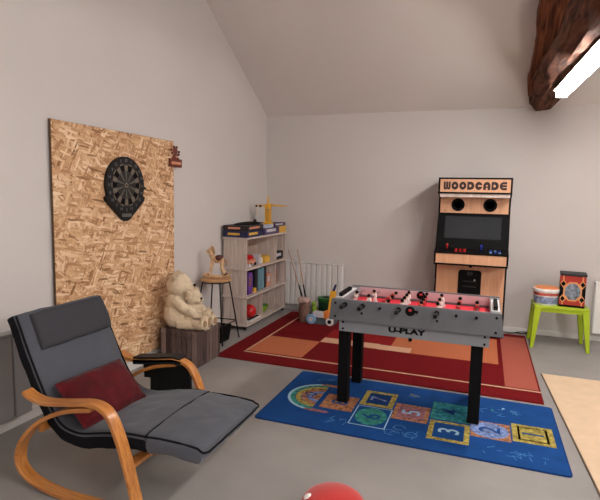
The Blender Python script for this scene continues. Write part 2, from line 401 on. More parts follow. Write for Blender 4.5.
# ------------------------------------------------------------------ radiators
def radiator(name, x0, x1, z0, z1, label, m, axis='back', pitch=.105, depth=.07):
    if axis == 'back': t = thing(name, label, 'radiator', ((x0+x1)/2, YB-.06, z0))
    else: t = thing(name, label, 'radiator', (XL+.06, (x0+x1)/2, z0))
    b = MB(); top = MB()
    n = max(1, round((x1-x0)/pitch)); w = (x1-x0)/n
    for i in range(n):
        a, c = x0+i*w+.004, x0+(i+1)*w-.004
        if axis == 'back':
            b.box((a, YB-depth-.03, z0), (c, YB-depth+.02, z1-.02), m)
        else: b.box((XL+depth-.02, a, z0), (XL+depth+.03, c, z1-.02), m)
    if axis == 'back':
        b.box((x0, YB-depth-.01, z0+.01), (x1, YB-.03, z1-.03), m)
        top.box((x0, YB-depth-.032, z1-.018), (x1, YB-.02, z1), m)
        for q in (x0+.15, x1-.15): MB().box((q-.02, YB-.03, z0+.1), (q+.02, YB-.002, z1-.1), 'white').build('wall_bracket', t)
    else:
        b.box((XL+.03, x0, z0+.01), (XL+depth+.01, x1, z1-.03), m)
        top.box((XL+.02, x0, z1-.018), (XL+depth+.032, x1, z1), m)
        for q in (x0+.15, x1-.15): MB().box((XL+.002, q-.02, z0+.1), (XL+.03, q+.02, z1-.1), 'white').build('wall_bracket', t)
    b.build('heating_panel', t, bevel=.012, bseg=3); top.build('top_grille', t, bevel=.004)
    return t
radiator('radiator', -2.54, -1.72, .09, .69, 'white ribbed radiator on back wall between shelf and arcade machine', 'whitem', pitch=.074)
radiator('radiator', 1.20, 2.1, .1, .69, 'white radiator at right picture edge beside the lime green table', 'white')
radiator('radiator', 1.35, 2.43, .10, .67, 'grey flat-panel radiator on left wall behind the rocking chair', 'radgrey', 'left', .14, .06)

# ------------------------------------------------------------------ OSB board
t = thing('wall_board', 'large tan strand board panel standing against left wall, behind the dartboard', 'board', (XL+.03, 3.47, .11))
MB().box((XL+.014, 2.705, .11), (XL+.034, 4.155, 2.072), 'osb').box((XL+.0135, 2.703, .108), (XL+.03, 4.157, 2.074), 'osb_edge').build('board', t)
bt = MB(); bt.box((XL, 2.78, .2), (XL+.0135, 2.84, 2.0), 'osb_edge'); bt.box((XL, 4.05, .2), (XL+.0135, 4.11, 2.0), 'osb_edge'); bt.build('batten', t)

# dartboard: local frame u=+Y, v=+Z, out=+X
DX = XL+.0345; DY, DZ = 3.435, 1.636
F = Matrix.Translation((DX, DY, DZ)) @ Matrix(((0, 0, 1, 0), (1, 0, 0, 0), (0, 1, 0, 0), (0, 0, 0, 1)))
t = thing('dartboard', 'black round electronic dartboard hung on the tan strand board', 'dartboard', (DX, DY, DZ))
hp = [(.235*math.cos(a), .235*math.sin(a)) for a in [math.radians(-22+i*(224/36)) for i in range(37)]]
hp += [(-.245, -.10), (-.235, -.13), (-.05, -.285), (-.02, -.297), (.02, -.297), (.05, -.285), (.235, -.13), (.245, -.10)]
MB().prism(hp, (0, .028), 'black', F).build('housing', t, bevel=.004)
fc = MB()
for i in range(20):
    a0 = math.radians(i*18-9+90); a1 = math.radians(i*18+9+90)
    def wedge(r0, r1, m, z=.030, g=.0):
        pl = [(r0*math.cos(a0+g), r0*math.sin(a0+g)), (r1*math.cos(a0+g), r1*math.sin(a0+g)), (r1*math.cos((a0+a1)/2), r1*math.sin((a0+a1)/2)), (r1*math.cos(a1-g), r1*math.sin(a1-g)), (r0*math.cos(a1-g), r0*math.sin(a1-g))]
        fc.prism(pl, (.0285, z), m, F)
    if i % 2 == 0:
        wedge(.118, .165, 'tanwedge', g=.03); wedge(.104, .114, 'greywedge', g=.04); wedge(.03, .10, 'greywedge', g=.06); wedge(.169, .178, 'dred', g=.03)
    else:
        wedge(.118, .165, 'blackm', g=.03); wedge(.104, .114, 'dred', g=.04); wedge(.03, .10, 'dred', .0292, g=.05); wedge(.169, .178, 'tanwedge', g=.03)
    a = (a0+a1)/2
fc.cyl(F @ V((0, 0, .0285)), F @ V((0, 0, .032)), .022, 'tanwedge'); fc.cyl(F @ V((0, 0, .032)), F @ V((0, 0, .034)), .009, 'dred')
for i, s in enumerate([20, 1, 18, 4, 13, 6, 10, 15, 2, 17, 3, 19, 7, 16, 8, 11, 14, 9, 12, 5]):
    a = math.radians(90-18*i); fc.text(str(s), 'greyl', F @ Matrix.Translation((.205*math.cos(a), .205*math.sin(a), .0285)), height=.024)
fc.build('target_face', t)
sc = MB(); sc.box((-.06, -.262, .0285), (.06, -.235, .0292), 'greywedge', F); sc.build('score_display', t)
sd = MB(); sd.cyl(F @ V((.235, -.02, .014)), F @ V((.262, -.02, .014)), .012, 'black'); sd.build('button', t)

# red-brown sign at the board's top right corner
t = thing('carved_sign', 'small red-brown carved figure on a plaque at top right corner of the strand board', 'ornament', (XL+.036, 4.2, 1.86))
G = Matrix.Translation((XL+.036, 4.165, 1.868)) @ Matrix.Scale(1.12, 4) @ Matrix(((0, 0, 1, 0), (1, 0, 0, 0), (0, 1, 0, 0), (0, 0, 0, 1)))
p = MB(); p.box((-.085, -.035, 0), (.085, .035, .02), 'brownred', G); p.box((-.07, -.012, .0202), (.07, .010, .021), 'peach', G); p.build('plaque', t, bevel=.004)
p = MB()
for c, r in (((0, .055, .012), .032), ((0, .105, .012), .030), ((-.02, .135, .012), .012), ((.02, .135, .012), .012), ((-.045, .082, .012), .012), ((-.063, .108, .012), .012), ((.045, .075, .012), .014), ((.052, .098, .012), .012), ((-.035, .038, .012), .014), ((.035, .038, .012), .014)):
    p.ell(G @ V(c), (.012, r, r), 'brownred')
p.ell(G @ V((0, .052, .022)), (.006, .012, .012), 'peach'); p.build('carved_figure', t, smooth=0)

# ------------------------------------------------------------------ rugs
def flatquad(b, x0, y0, x1, y1, z, m): b.box((x0, y0, z-.0012), (x1, y1, z), m)
r = MB(); rx0, ry0, rx1, ry1 = -2.40, 4.18, .515, 6.26
r.box((rx0, ry0, 0), (rx1, ry1, .010), 'rugred')
z = .0106
for (a, b_, c, d, m) in [(-2.18, 4.46, -1.60, 5.04, 'rugor'), (-1.60, 4.46, -.86, 5.04, 'rugred'), (-.86, 5.03, .2, 5.95, 'rugor'), (-.86, 4.46, .24, 5.03, 'rugred'),
        (-1.60, 5.04, -.98, 5.22, 'rugpale'), (-2.18, 5.22, -1.3, 6.0, 'rugred'), (-1.6, 5.22, -.86, 5.6, 'rugred2'), (.24, 4.45, .50, 6.13, 'rugsal'), (-.98, 5.03, -.64, 5.2, 'rugpale')]:
    flatquad(r, a, b_, c, d, z, m); z += .00025
for (a, b_, c, d) in [(-2.20, 4.40, rx1, 4.425), (-2.20, 4.44, -2.18, 6.05)]: flatquad(r, a, b_, c, d, z+.0005, 'rugpale')
tag(r.build('area_rug'), 'large red rug with orange blocks and peach lines under the football table', 'rug')

m_ = MB(); mx0, my0, mx1, my1 = -1.465, 3.095, .56, 4.125
def rr(x0, y0, x1, y1, rad, n=6):
    o = []
    for cx, cy, a in ((x1-rad, y1-rad, 0), (x0+rad, y1-rad, 90), (x0+rad, y0+rad, 180), (x1-rad, y0+rad, 270)):
        for k in range(n+1): q = math.radians(a+90*k/n); o.append((cx+rad*math.cos(q), cy+rad*math.sin(q)))
    return o
m_.prism(rr(mx0, my0, mx1, my1, .03), (0, .008), 'matnavy')
m_.prism(rr(mx0+.008, my0+.008, mx1-.008, my1-.008, .025), (.0078, .0092), 'matblue')
def tile(x0, y0, x1, y1, border, inner, bw=.035, num=None, nc='mlight', circ=None):
    flatquad(m_, x0, y0, x1, y1, .0100, border)
    flatquad(m_, x0+bw, y0+bw, x1-bw, y1-bw, .0106, inner)
    cx, cy = (x0+x1)/2, (y0+y1)/2
    if circ: m_.prism([(cx+.125*math.cos(a*PI/16)*(x1-x0)/.29, cy+.125*math.sin(a*PI/16)*(y1-y0)/.29) for a in range(32)], (.0106, .0110), circ)
    if num: m_.text(num, nc, Matrix.Translation((cx, cy, .0112)) @ Matrix.Rotation(PI/2, 4, 'Z'), height=(x1-x0)*.52, bold=.008)
T = .0
tile(.255, 3.43, .515, 3.71, 'myel', 'myel', .02, '1', 'matblue')
flatquad(m_, .29, 3.465, .48, 3.675, .0106, 'mor'); flatquad(m_, .305, 3.48, .465, 3.66, .0109, 'myel')
tile(-.01, 3.40, .245, 3.66, 'mor', 'mor', .03, None)
m_.prism([(.11+.125*math.cos(a*PI/16), 3.53+.12*math.sin(a*PI/16)) for a in range(32)], (.0106, .0110), 'mlil')
m_.text('2', 'matblue', Matrix.Translation((.11, 3.53, .0112)) @ Matrix.Rotation(PI/2, 4, 'Z'), height=.14, bold=.008)
tile(-.285, 3.25, -.015, 3.55, 'myel', 'matblue', .035, '3')
tile(-.29, 3.575, -.02, 3.88, 'mgreen', 'mteal', .02, '4', 'matnavy')
tile(-.555, 3.46, -.30, 3.74, 'mor', 'mpink', .03, '5', 'lblue')
tile(-.82, 3.26, -.56, 3.59, 'mlight', 'matblue', .008, '6', 'matblue', 'mgreen')
tile(-.82, 3.61, -.57, 3.90, 'myel', 'matnavy', .04, '7', 'mlil')
tile(-1.09, 3.44, -.84, 3.71, 'mor', 'mor', .03, '8', 'matblue')
# home arch: arcs of scribbled colour
rnd = random.Random(5)
def arc(cx, cy, r0, r1, a0, a1, m, z, sy=1.0, n=14):
    pl = [(cx+r1*math.cos(a), cy+r1*sy*math.sin(a)) for a in [a0+(a1-a0)*k/n for k in range(n+1)]]+[(cx+r0*math.cos(a), cy+r0*sy*math.sin(a)) for a in [a1+(a0-a1)*k/n for k in range(n+1)]]
    for k in range(n):
        q = [pl[k], pl[k+1], pl[2*n-k], pl[2*n+1-k]]; m_.prism(q, (z-.001, z), m)
arc(-1.13, 3.62, .24, .262, PI/2, 3*PI/2, 'mlight', .0101); arc(-1.13, 3.62, .205, .238, PI/2, 3*PI/2, 'mgreen', .0103); arc(-1.13, 3.62, .16, .20, PI/2, 3*PI/2, 'myel', .0104)
arc(-1.13, 3.62, .11, .155, PI/2, 3*PI/2, 'mor', .0105); arc(-1.13, 3.62, .07, .105, PI/2, 3*PI/2, 'mlil', .0106); arc(-1.13, 3.62, .0, .065, PI/2, 3*PI/2, 'mor', .0106)
m_.text('10', 'matnavy', Matrix.Translation((-1.22, 3.62, .0112)) @ Matrix.Rotation(PI/2, 4, 'Z'), height=.10, bold=.006)
m_.prism([(-1.09+.1*math.cos(a*PI/8), 3.37+.022*math.sin(a*PI/8)) for a in range(16)], (.0092, .0102), 'mpink')
m_.prism([(-1.09+.12*math.cos(a*PI/8), 3.87+.02*math.sin(a*PI/8)) for a in range(16)], (.0092, .0102), 'mor')
# chalky doodles: little loops and stars
def doodle(cx, cy, s, m='doodle', n=5):
    for k in range(n):
        a = rnd.uniform(0, 6.28); x, y = cx+s*rnd.uniform(-1, 1), cy+s*.6*rnd.uniform(-1, 1); q = rnd.uniform(.012, .03); w = .0022
        m_.box((-q, -w, .0092), (q, w, .0099), m, Matrix.Translation((x, y, 0)) @ Matrix.Rotation(a, 4, 'Z'))
for c in [(-.9, 3.27, .07), (-.43, 3.27, .09), (.16, 3.27, .13), (.12, 3.86, .1), (-.48, 3.93, .06), (-1.2, 3.98, .08), (.36, 3.25, .08), (.3, 3.9, .05)]: doodle(*c, n=9)
for cx, cy in [(-.47, 3.33), (-.38, 3.25), (-.52, 3.24)]: arc(cx, cy, .035, .04, 0, 2*PI*.85, 'doodle', .0099)
for cx, cy in ((-.47, 3.95), (-.44, 3.93)): doodle(cx, cy, .02, 'myel', 4)
m_.prism([(.20, 3.93), (.225, 3.95), (.205, 3.965)], (.0092, .0101), 'mlight'); m_.prism([(.12, 3.88), (.15, 3.89), (.13, 3.91)], (.0092, .0101), 'mgreen')
tag(m_.build('hopscotch_mat'), 'blue hopscotch play mat with numbered squares in front of the red rug', 'mat')

b = MB(); b.prism([(.56, 4.93), (2.6, 4.93), (2.6, 2.2), (.70, 2.2), (.665, 2.94)], (0, .008), 'beigeE'); b.prism([(.567, 4.925), (2.59, 4.925), (2.59, 2.21), (.708, 2.21), (.673, 2.94)], (.007, .0115), 'beige')
tag(b.build('floor_mat'), 'plain beige floor mat on the grey floor at the right edge', 'mat')

# ------------------------------------------------------------------ football table
t = thing('football_table', 'grey table football game with red playing field, on black legs', 'game table', (-.46, 3.83, 0))
x0, x1, y0, y1 = -1.03, .14, 3.50, 4.14; zt, zb = .83, .672
def fpanel(name, ya, yb, flip, front):
    mb = MB()
    # slightly flared side panel: bottom leans outward at the ends
    def ends(z): return (x0-.018*(zt-z)/(zt-zb), x1+.022*(zt-z)/(zt-zb))
    (a0, a1), (c0, c1) = ends(zt), ends(zb)
    poly = [(a0, zt), (a1, zt), (c1, zb), (c0, zb)]
    mtf = Matrix(((1, 0, 0, 0), (0, 0, 1, 0), (0, 1, 0, 0), (0, 0, 0, 1)))
    mb.prism(poly, (ya, yb), 'grey', mtf)
    return mb, mtf
mb, mtf = fpanel('front', y0, y0+.022, 0, True)
for px, pz in ((x0+.03, .80), (x0+.03, .70), (x1-.03, .80), (x1-.03, .70), (-.28+.01, .74), (-.42, .79), (-.80, .74)):
    mb.cyl((px, y0-.004, pz), (px, y0, pz), .009, 'blackm', n=12)
mb.build('side_panel', t, bevel=.002)
mb, _ = fpanel('back', y1-.022, y1, 0, False); mb.slot('inner'); mb.box((x0+.03, y1-.025, .755), (x1-.03, y1-.0215, .822), 'inner'); mb.build('side_panel', t, bevel=.001)
for xa, xb in ((x0, x0+.07), (x1-.07, x1)):
    MB().box((xa, y0+.022, zb), (xb, y1-.022, zt-.008), 'greyl').build('end_panel', t, bevel=.002)
lo = MB(); lo.box((-.975, 3.53, .585), (.075, 3.548, .672), 'greyl'); lo.box((-.975, 4.092, .585), (.075, 4.11, .672), 'greyl')
lo.box((-.975, 3.548, .585), (-.957, 4.092, .672), 'greyl'); lo.box((.057, 3.548, .585), (.075, 4.092, .672), 'greyl')
for px in (-.945, .045):
    for pz in (.655, .605): lo.cyl((px, 3.526, pz), (px, 3.53, pz), .008, 'blackm', n=12)
lo.text('U-PLAY', 'blackm', Matrix.Translation((-.475, 3.5298, .636)) @ Matrix.Rotation(PI/2, 4, 'X'), width=.265, height=.042, bold=.06)
lo.build('lower_frame', t)
kn = MB(); kn.cyl((-.45, 3.525, .578), (-.45, 3.55, .578), .014, 'blackm', n=12); kn.build('knob', t, smooth=30)
pf = MB(); pf.box((x0+.03, y0+.022, .725), (x1-.03, y1-.022, .738), 'pitch')
cx_ = (x0+x1)/2; cy_ = (y0+y1)/2
def ring(b, cx, cy, r, w, z, m, n=28):
    for k in range(n):
        a, c = 2*PI*k/n, 2*PI*(k+1)/n
        b.prism([((r)*math.cos(a)+cx, r*math.sin(a)+cy), ((r+w)*math.cos(a)+cx, (r+w)*math.sin(a)+cy), ((r+w)*math.cos(c)+cx, (r+w)*math.sin(c)+cy), (r*math.cos(c)+cx, r*math.sin(c)+cy)], (z-.001, z), m)
ring(pf, cx_, cy_, .08, .006, .7388, 'pitchline'); pf.box((cx_-.003, y0+.03, .738), (cx_+.003, y1-.03, .7386), 'pitchline')
for sx in (x0+.07, x1-.07-.13):
    for q in ((sx, cy_-.15, sx+.13, cy_-.145), (sx, cy_+.145, sx+.13, cy_+.15), (sx if sx > cx_ else sx+.125, cy_-.15, (sx if sx > cx_ else sx+.125)+.005, cy_+.15)):
        pf.box((q[0], q[1], .738), (q[2], q[3], .7386), 'pitchline')
pf.build('playing_field', t)
# legs
for lx in (-.95, .0):
    for ly in (3.62, 4.06):
        MB().box((lx-.04, ly-.04, .0118), (lx+.04, ly+.04, .59), 'blackm').build('leg', t, bevel=.004)
# ball entries
for yy, s in ((y0, -1), (y1-.022, 1)):
    g = MB(); c = V((-.455, y0 if s < 0 else y1-.022, .79))
    g.cyl(c+V((0, -.006, 0)), c+V((0, .002, 0)), .034, 'blackm', n=24); g.ell(c+V((0, -.007, .008)), (.013, .003, .010), 'plred'); g.build('ball_entry', t, smooth=40)
# score sliders on the ends
for xa in (x0+.035, x1-.035):
    g = MB(); g.box((xa-.028, 3.60, zt-.008), (xa+.028, 4.02, zt-.004), 'white'); 
    g.cyl((xa, 3.6, zt+.012), (xa, 4.02, zt+.012), .004, 'metal', n=8)
    for k in range(10): g.box((xa-.013, 3.62+k*.03, zt-.003), (xa+.013, 3.642+k*.03, zt+.024), 'blackm')
    g.build('score_counter', t)
# rods
def player(b, x, y, z, m):
    b.box((x-.014, y-.018, z-.014), (x+.014, y+.018, z+.017), m)
    b.box((x-.011, y-.012, z-.045), (x+.011, y+.012, z-.014), m)
    b.box((x-.016, y-.013, z-.056), (x+.016, y+.013, z-.043), m)
    b.box((x-.010, y-.011, z+.017), (x+.010, y+.011, z+.026), 'skin')
    b.ell((x, y, z+.036), .0135, 'blackm', nu=10, nv=8)
cnt = [1, 2, 3, 4, 4, 3, 2, 1]; own = [1, 1, 0, 1, 0, 1, 0, 0]; 
for i in range(8):
    rx = -.925+i*.13 - (.0 if i else 0); rz = .795; n = cnt[i]; f = bool(own[i])
    rb = MB()
    ya = y0-.10 if f else y0-.03; yb = y1+.03 if f else y1+.10
    rb.cyl((rx, ya, rz), (rx, yb, rz), .0075, 'metal', n=12)
    ro = rb.build('rod', t, smooth=30)
    hb = MB()
    if f: hb.cyl((rx, y0-.115, rz), (rx, y0-.03, rz), .015, 'black', r1=.013, n=14); hb.cyl((rx, y0-.03, rz), (rx, y0-.001, rz), .018, 'blackm', n=14)
    else: hb.cyl((rx, y1+.03, rz), (rx, y1+.115, rz), .013, 'black', r1=.015, n=14)
    hb.build('handle', ro, smooth=30, bevel=.002)
    cb_ = MB(); e = y0-.03 if not f else y1+.03; cb_.cyl((rx, e-.006, rz), (rx, e+.006, rz), .010, 'blackm', n=12); cb_.build('end_stop', ro, smooth=30)
    sp = {1: 0, 2: .20, 3: .17, 4: .115}[n]
    for k in range(n):
        pb = MB(); player(pb, rx, cy_+(k-(n-1)/2)*sp, rz, 'plwhite' if f else 'plred'); po = pb.build('player_figure', ro, bevel=.002)
        # tilt by turning about the rod a little
        piv = V((rx, 0, rz)); a = [0.2, -.15, .9, 0, .25, -.2, .1, -.1][i]
        po.data.transform(Matrix.Translation(piv) @ Matrix.Rotation(a, 4, 'Y') @ Matrix.Translation(-piv))

# ------------------------------------------------------------------ arcade cabinet
AX0, AX1 = -.515, .262
t = thing('arcade_cabinet', 'upright plywood arcade machine lettered WOODCADE against the back wall', 'arcade machine', ((AX0+AX1)/2, 6.12, 0))
prof = [(5.99, .02), (5.99, .86), (5.77, .87), (5.76, .985), (5.90, 1.03), (6.06, 1.42), (6.06, 1.60), (5.90, 1.645), (5.90, 1.815), (6.34, 1.815), (6.34, .02)]
mtx = Matrix(((0, 0, 1, 0), (1, 0, 0, 0), (0, 1, 0, 0), (0, 0, 0, 1)))
for xa in (AX0, AX1-.02):
    s_ = MB(); s_.prism(prof, (xa, xa+.02), 'blackm', mtx)
    s_.build('side_panel', t)
def panel(name, ya, za, yb, zb_, m, th=.016, inset=.02, z=None):
    """rectangular panel between two profile points"""
    d = V((0, yb-ya, zb_-za)); n = V((0, -d.z, d.y)).normalized()
    p = MB(); xs = (AX0+inset, AX1-inset)
    vs = [(x, ya+n.y*q, za+n.z*q) for x in xs for q in (0, -th)]+[(x, yb+n.y*q, zb_+n.z*q) for x in xs for q in (0, -th)]
    p.add(vs, [(0, 1, 3, 2), (4, 6, 7, 5), (0, 4, 5, 1), (2, 3, 7, 6), (0, 2, 6, 4), (1, 5, 7, 3)], m)
    return p
p = MB(); p.box((AX0+.02, 5.985, .12), (AX1-.02, 6.0, .855), 'arcw'); p.build('front_panel', t)
MB().box((AX0+.02, 6.0, .02), (AX1-.02, 6.015, .12), 'blackm').build('kick_plate', t)
MB().box((AX0+.02, 6.32, .02), (AX1-.02, 6.335, 1.8), 'blackm').build('back_panel', t)
p = MB(); p.box((AX0+.02, 5.765, .865), (AX1-.02, 5.78, .975), 'arcw')
p.box((AX0, 5.757, .848), (AX1, 5.775, .866), 'blackm'); p.box((AX0, 5.757, .975), (AX1, 5.775, .99), 'blackm'); p.build('control_front', t)
MB().box((AX0+.02, 5.765, .85), (AX1-.02, 5.99, .865), 'blackm').build('underside', t)
panel('c', 5.775, .985, 5.905, 1.03, 'black').build('control_deck', t)
deck = lambda y: .985+(y-5.775)*(.045/.13)
for xb, m, st in ((-.40, 'red', -.42), (.02, 'blue', 0)):
    j = MB(); jx = -.385 if m == 'red' else -.02; y = 5.86
    j.cyl((jx, y, deck(y)-.002), (jx, y, deck(y)+.004), .022, 'blackm'); j.cyl((jx, y, deck(y)), (jx, y-.004, deck(y)+.045), .006, m); j.ell((jx, y-.004, deck(y)+.052), .014, m)
    j.build('joystick', t, smooth=40)
    for k in range(6):
        x = jx+.10+(k % 3)*.045; y = 5.82+(k//3)*.045
        q = MB(); q.cyl((x, y, deck(y)-.002), (x, y, deck(y)+.008), .016, m if m == 'red' else ('blue' if k % 2 else 'lblue'), n=16); q.build('push_button', t, smooth=40)
# screen bezel
panel('b', 5.91, 1.03, 6.065, 1.42, 'blackm', .012).build('screen_bezel', t)
def bz(s, q=0): # point on bezel plane at fraction s
    d = V((0, .155, .39)); n = V((0, -.39, .155)).normalized(); return V((0, 5.91, 1.03))+d*s+n*q
sg = MB(); a = bz(.27, .003); b2 = bz(.90, .003); xa, xb = AX0+.085, AX1-.085
sg.add([(xa, a.y, a.z), (xb, a.y, a.z), (xb, b2.y, b2.z), (xa, b2.y, b2.z), (xa, a.y+.006, a.z-.002), (xb, a.y+.006, a.z-.002), (xb, b2.y+.006, b2.z-.002), (xa, b2.y+.006, b2.z-.002)],
       [(0, 1, 2, 3), (7, 6, 5, 4), (0, 4, 5, 1), (1, 5, 6, 2), (2, 6, 7, 3), (3, 7, 4, 0)], 'screen'); sg.build('screen', t)
# speaker panel
p = MB(); p.box((AX0+.02, 6.05, 1.42), (AX1-.02, 6.066, 1.605), 'arcw'); p.cyl((AX0+.075, 6.048, 1.447), (AX0+.075, 6.05, 1.447), .006, 'blackm'); p.build('speaker_panel', t)
for sx in (AX0+.215, AX1-.215):
    g = MB(); g.cyl((sx, 6.045, 1.515), (sx, 6.05, 1.515), .074, 'blackm', n=32)
    for k in range(3): 
        g.cyl((sx, 6.0425, 1.515), (sx, 6.045, 1.515), .066-.02*k, 'black' if k % 2 else 'blackm', n=32)
    g.build('speaker', t, smooth=40)
MB().box((AX0+.02, 5.905, 1.60), (AX1-.02, 6.06, 1.645), 'shelfw').build('header_underside', t)
p = MB(); p.box((AX0+.02, 5.897, 1.655), (AX1-.02, 5.912, 1.80), 'arcw'); p.box((AX0, 5.892, 1.80), (AX1, 5.91, 1.818), 'blackm'); p.box((AX0, 5.892, 1.64), (AX1, 5.91, 1.657), 'blackm')
def fat(ch, x, y):
    # rounded fat display capitals, cell 0..1 x 0..1
    r = math.hypot(x-.5, y-.5)
    if ch == 'O': return r < .5 and r > .15
    if ch == 'D': return (x < .5 or r < .5) and not (.28 < x and math.hypot(max(0, x-.45), y-.5) < .16 and x < .64)
    if ch == 'C': return r < .5 and r > .13 and not (x > .5 and abs(y-.5) < .10)
    if ch == 'A': return ((y < .5 or r < .5)) and not (.36 < x < .64 and y < .28) and not (.36 < x < .64 and .44 < y < .62)
    if ch == 'E': return (x > .5 or r < .5) and not (x > .42 and (.27 < y < .36 or .64 < y < .73))
    if ch == 'W': return (y > .3 or math.hypot(x-.27, y-.3) < .3 or math.hypot(x-.73, y-.3) < .3) and not (y > .25 and (.27 < x < .35 or .65 < x < .73))
lw, lh, gp = .074, .088, .010; X0_ = (AX0+AX1)/2-(8*lw+7*gp)/2
for q_, ch in enumerate('WOODCADE'):
    nr = 32
    for r_i in range(nr):
        run = None
        for c_i in range(nr+1):
            ins = c_i < nr and fat(ch, (c_i+.5)/nr, (r_i+.5)/nr)
            if ins and run is None: run = c_i
            if not ins and run is not None:
                xa_, xb_ = X0_+q_*(lw+gp)+lw*run/nr, X0_+q_*(lw+gp)+lw*c_i/nr; za_, zb2 = 1.684+lh*r_i/nr, 1.684+lh*(r_i+1)/nr
                p.add([(xa_, 5.8965, za_), (xb_, 5.8965, za_), (xb_, 5.8965, zb2), (xa_, 5.8965, zb2)], [(0, 1, 2, 3)], 'arcd'); run = None
p.build('marquee', t)
MB().box((AX0+.02, 5.91, 1.80), (AX1-.02, 6.33, 1.815), 'blackm').build('top_panel', t)
p = MB(); p.prism(rr((AX0+AX1)/2-.125, .45, (AX0+AX1)/2+.125, .775, .035), (0, .008), 'blackm', Matrix.Translation((0, 5.985, 0)) @ Matrix.Rotation(PI/2, 4, 'X'))
cxx = (AX0+AX1)/2; p.box((cxx-.03, 5.972, .715), (cxx+.03, 5.978, .755), 'dkcard'); p.box((cxx-.07, 5.972, .64), (cxx+.07, 5.978, .65), 'dkcard'); p.box((cxx-.07, 5.972, .58), (cxx+.07, 5.978, .59), 'dkcard'); p.cyl((cxx+.055, 5.968, .665), (cxx+.055, 5.978, .665), .010, 'metal')
p.build('coin_door', t)
p = MB(); p.cyl((cxx, 5.978, .822), (cxx, 5.986, .822), .02, 'blackm'); p.build('lock', t)
# cable
cp = bez([(.27, 6.35, .012), (.36, 6.30, .014), (.45, 6.33, .03), (.52, 6.36, .03), (.56, 6.395, .012), (.5, 6.38, .006), (.4, 6.37, .006)], 5)
tag(MB().tube(cp, .006, 'black').build('power_cable', smooth=40), 'thin black cable curling on the floor to the right of the arcade machine', 'cable')

# ------------------------------------------------------------------ lime table
t = thing('kids_table', 'low lime green plastic table with splayed legs by the back wall', 'table', (.80, 6.0, 0))
R = rot(None, (.81, 5.99, 0), math.radians(1))
tp = MB(); tp.prism(rr(.545, 5.82, 1.08, 6.19, .03), (.438, .465), 'lime', R); tp.build('tabletop', t, bevel=.006, bseg=3)
ap = MB()
for (a, b_) in (((.56, 5.835, .40), (1.065, 5.85, .44)), ((.56, 6.16, .40), (1.065, 6.175, .44)), ((.56, 5.85, .40), (.575, 6.16, .44)), ((1.05, 5.85, .40), (1.065, 6.16, .44))): ap.box(a, b_, 'lime', R)
ap.build('apron', t)
for sx, sy in ((0, 0), (1, 0), (0, 1), (1, 1)):
    top = V((.585 if not sx else 1.04, 5.86 if not sy else 6.15, .44)); bot = V((.545 if not sx else 1.085, 5.83 if not sy else 6.19, 0))
    vs = [];
    for c, h in ((bot, .017), (top, .034)):
        vs += [c+V((-h, -h, 0)), c+V((h, -h, 0)), c+V((h, h, 0)), c+V((-h, h, 0))]
    MB().add(vs, [(3, 2, 1, 0), (4, 5, 6, 7), (0, 1, 5, 4), (1, 2, 6, 5), (2, 3, 7, 6), (3, 0, 4, 7)], 'lime', R).build('leg', t, bevel=.006)
# bucket
bx, by, bz_ = .672, 5.965, .4655
t = thing('toy_bucket', 'white picture-printed tub with an orange lid on the lime table', 'tub', (bx, by, bz_))
b = MB(); b.lathe([(.112, 0), (.117, .01), (.127, .14), (.130, .15)], (bx, by, bz_), 'white')
b.lathe([(.1190, .018), (.1255, .09)], (bx, by, bz_), 'blueart'); b.lathe([(.1268, .105), (.1285, .132)], (bx, by, bz_), 'redart')
b.build('tub_body', t, smooth=40)
b = MB(); b.lathe([(.134, .140), (.139, .150), (.139, .172), (.136, .176), (.128, .177)], (bx, by, bz_), 'white'); b.build('rim', t, smooth=40)
b = MB(); b.lathe([(.124, .165), (.124, .180), (.118, .186), (.02, .190)], (bx, by, bz_), 'orangep'); b.build('lid', t, smooth=40)
b = MB(); b.cyl((bx-.134, by, bz_+.150), (bx-.125, by, bz_+.150), .012, 'greyl'); b.build('handle_pin', t)
# patterned box
t = thing('toy_box', 'tall red and black patterned box with orange honeycomb bands on the lime table', 'box', (.92, 5.98, .4655))
R = rot(None, (.92, 5.98, 0), math.radians(-6)); A, B_ = (.80, 5.87, .4655), (1.04, 6.09, .80)
MB().box(A, B_, 'boxred', R).build('carton', t, bevel=.003)
f = MB()
def face_pattern(mtp, w, h):
    f.box((-w/2, -h/2, 0), (w/2, -h/2+.02, .0015), 'blackm', mtp)
    hx = [(.078*math.cos(math.radians(a+22.5)), .092*math.sin(math.radians(a+22.5))) for a in range(0, 360, 45)]
    f.prism([(x*1.2, y*1.2) for x, y in hx], (0, .0015), 'boxor', mtp); f.prism(hx, (.0015, .003), 'boxpic', mtp)
    for cx, cy in ((-w/2+.03, h/2-.085), (w/2-.03, h/2-.085), (-w/2+.03, -h/2+.085), (w/2-.03, -h/2+.085)):
        d = [(0, .045), (.036, 0), (0, -.045), (-.036, 0)]
        cl = lambda x: max(-w/2, min(w/2, x))
        f.prism([(cl(cx+x*1.0), cy+y*1.0) for x, y in d], (.0015, .0032), 'boxor', mtp); f.prism([(cl(cx+x*.66), cy+y*.66) for x, y in d], (.0032, .004), 'blackm', mtp)
        sgy = 1 if cy > 0 else -1
        f.box((cl(cx-.006), min(cy, sgy*h/2), 0), (cl(cx+.006), max(cy, sgy*h/2), .0012), 'boxor', mtp)
    for sg in (-1, 1): f.prism([(sg*w/2, -.085), (sg*w/2, .085), (sg*(w/2-.035), .04), (sg*(w/2-.035), -.04)], (0, .0012), 'blackm', mtp)
    f.prism([(-w/2+.03, h/2-.04), (w/2-.03, h/2-.04), (w/2-.06, h/2-.10), (-w/2+.06, h/2-.10)], (0, .0008), 'boxred', mtp)
cz = (.4655+.80)/2
face_pattern(R @ Matrix.Translation((.92, 5.87, cz)) @ Matrix.Rotation(PI/2, 4, 'X'), .24, .33)
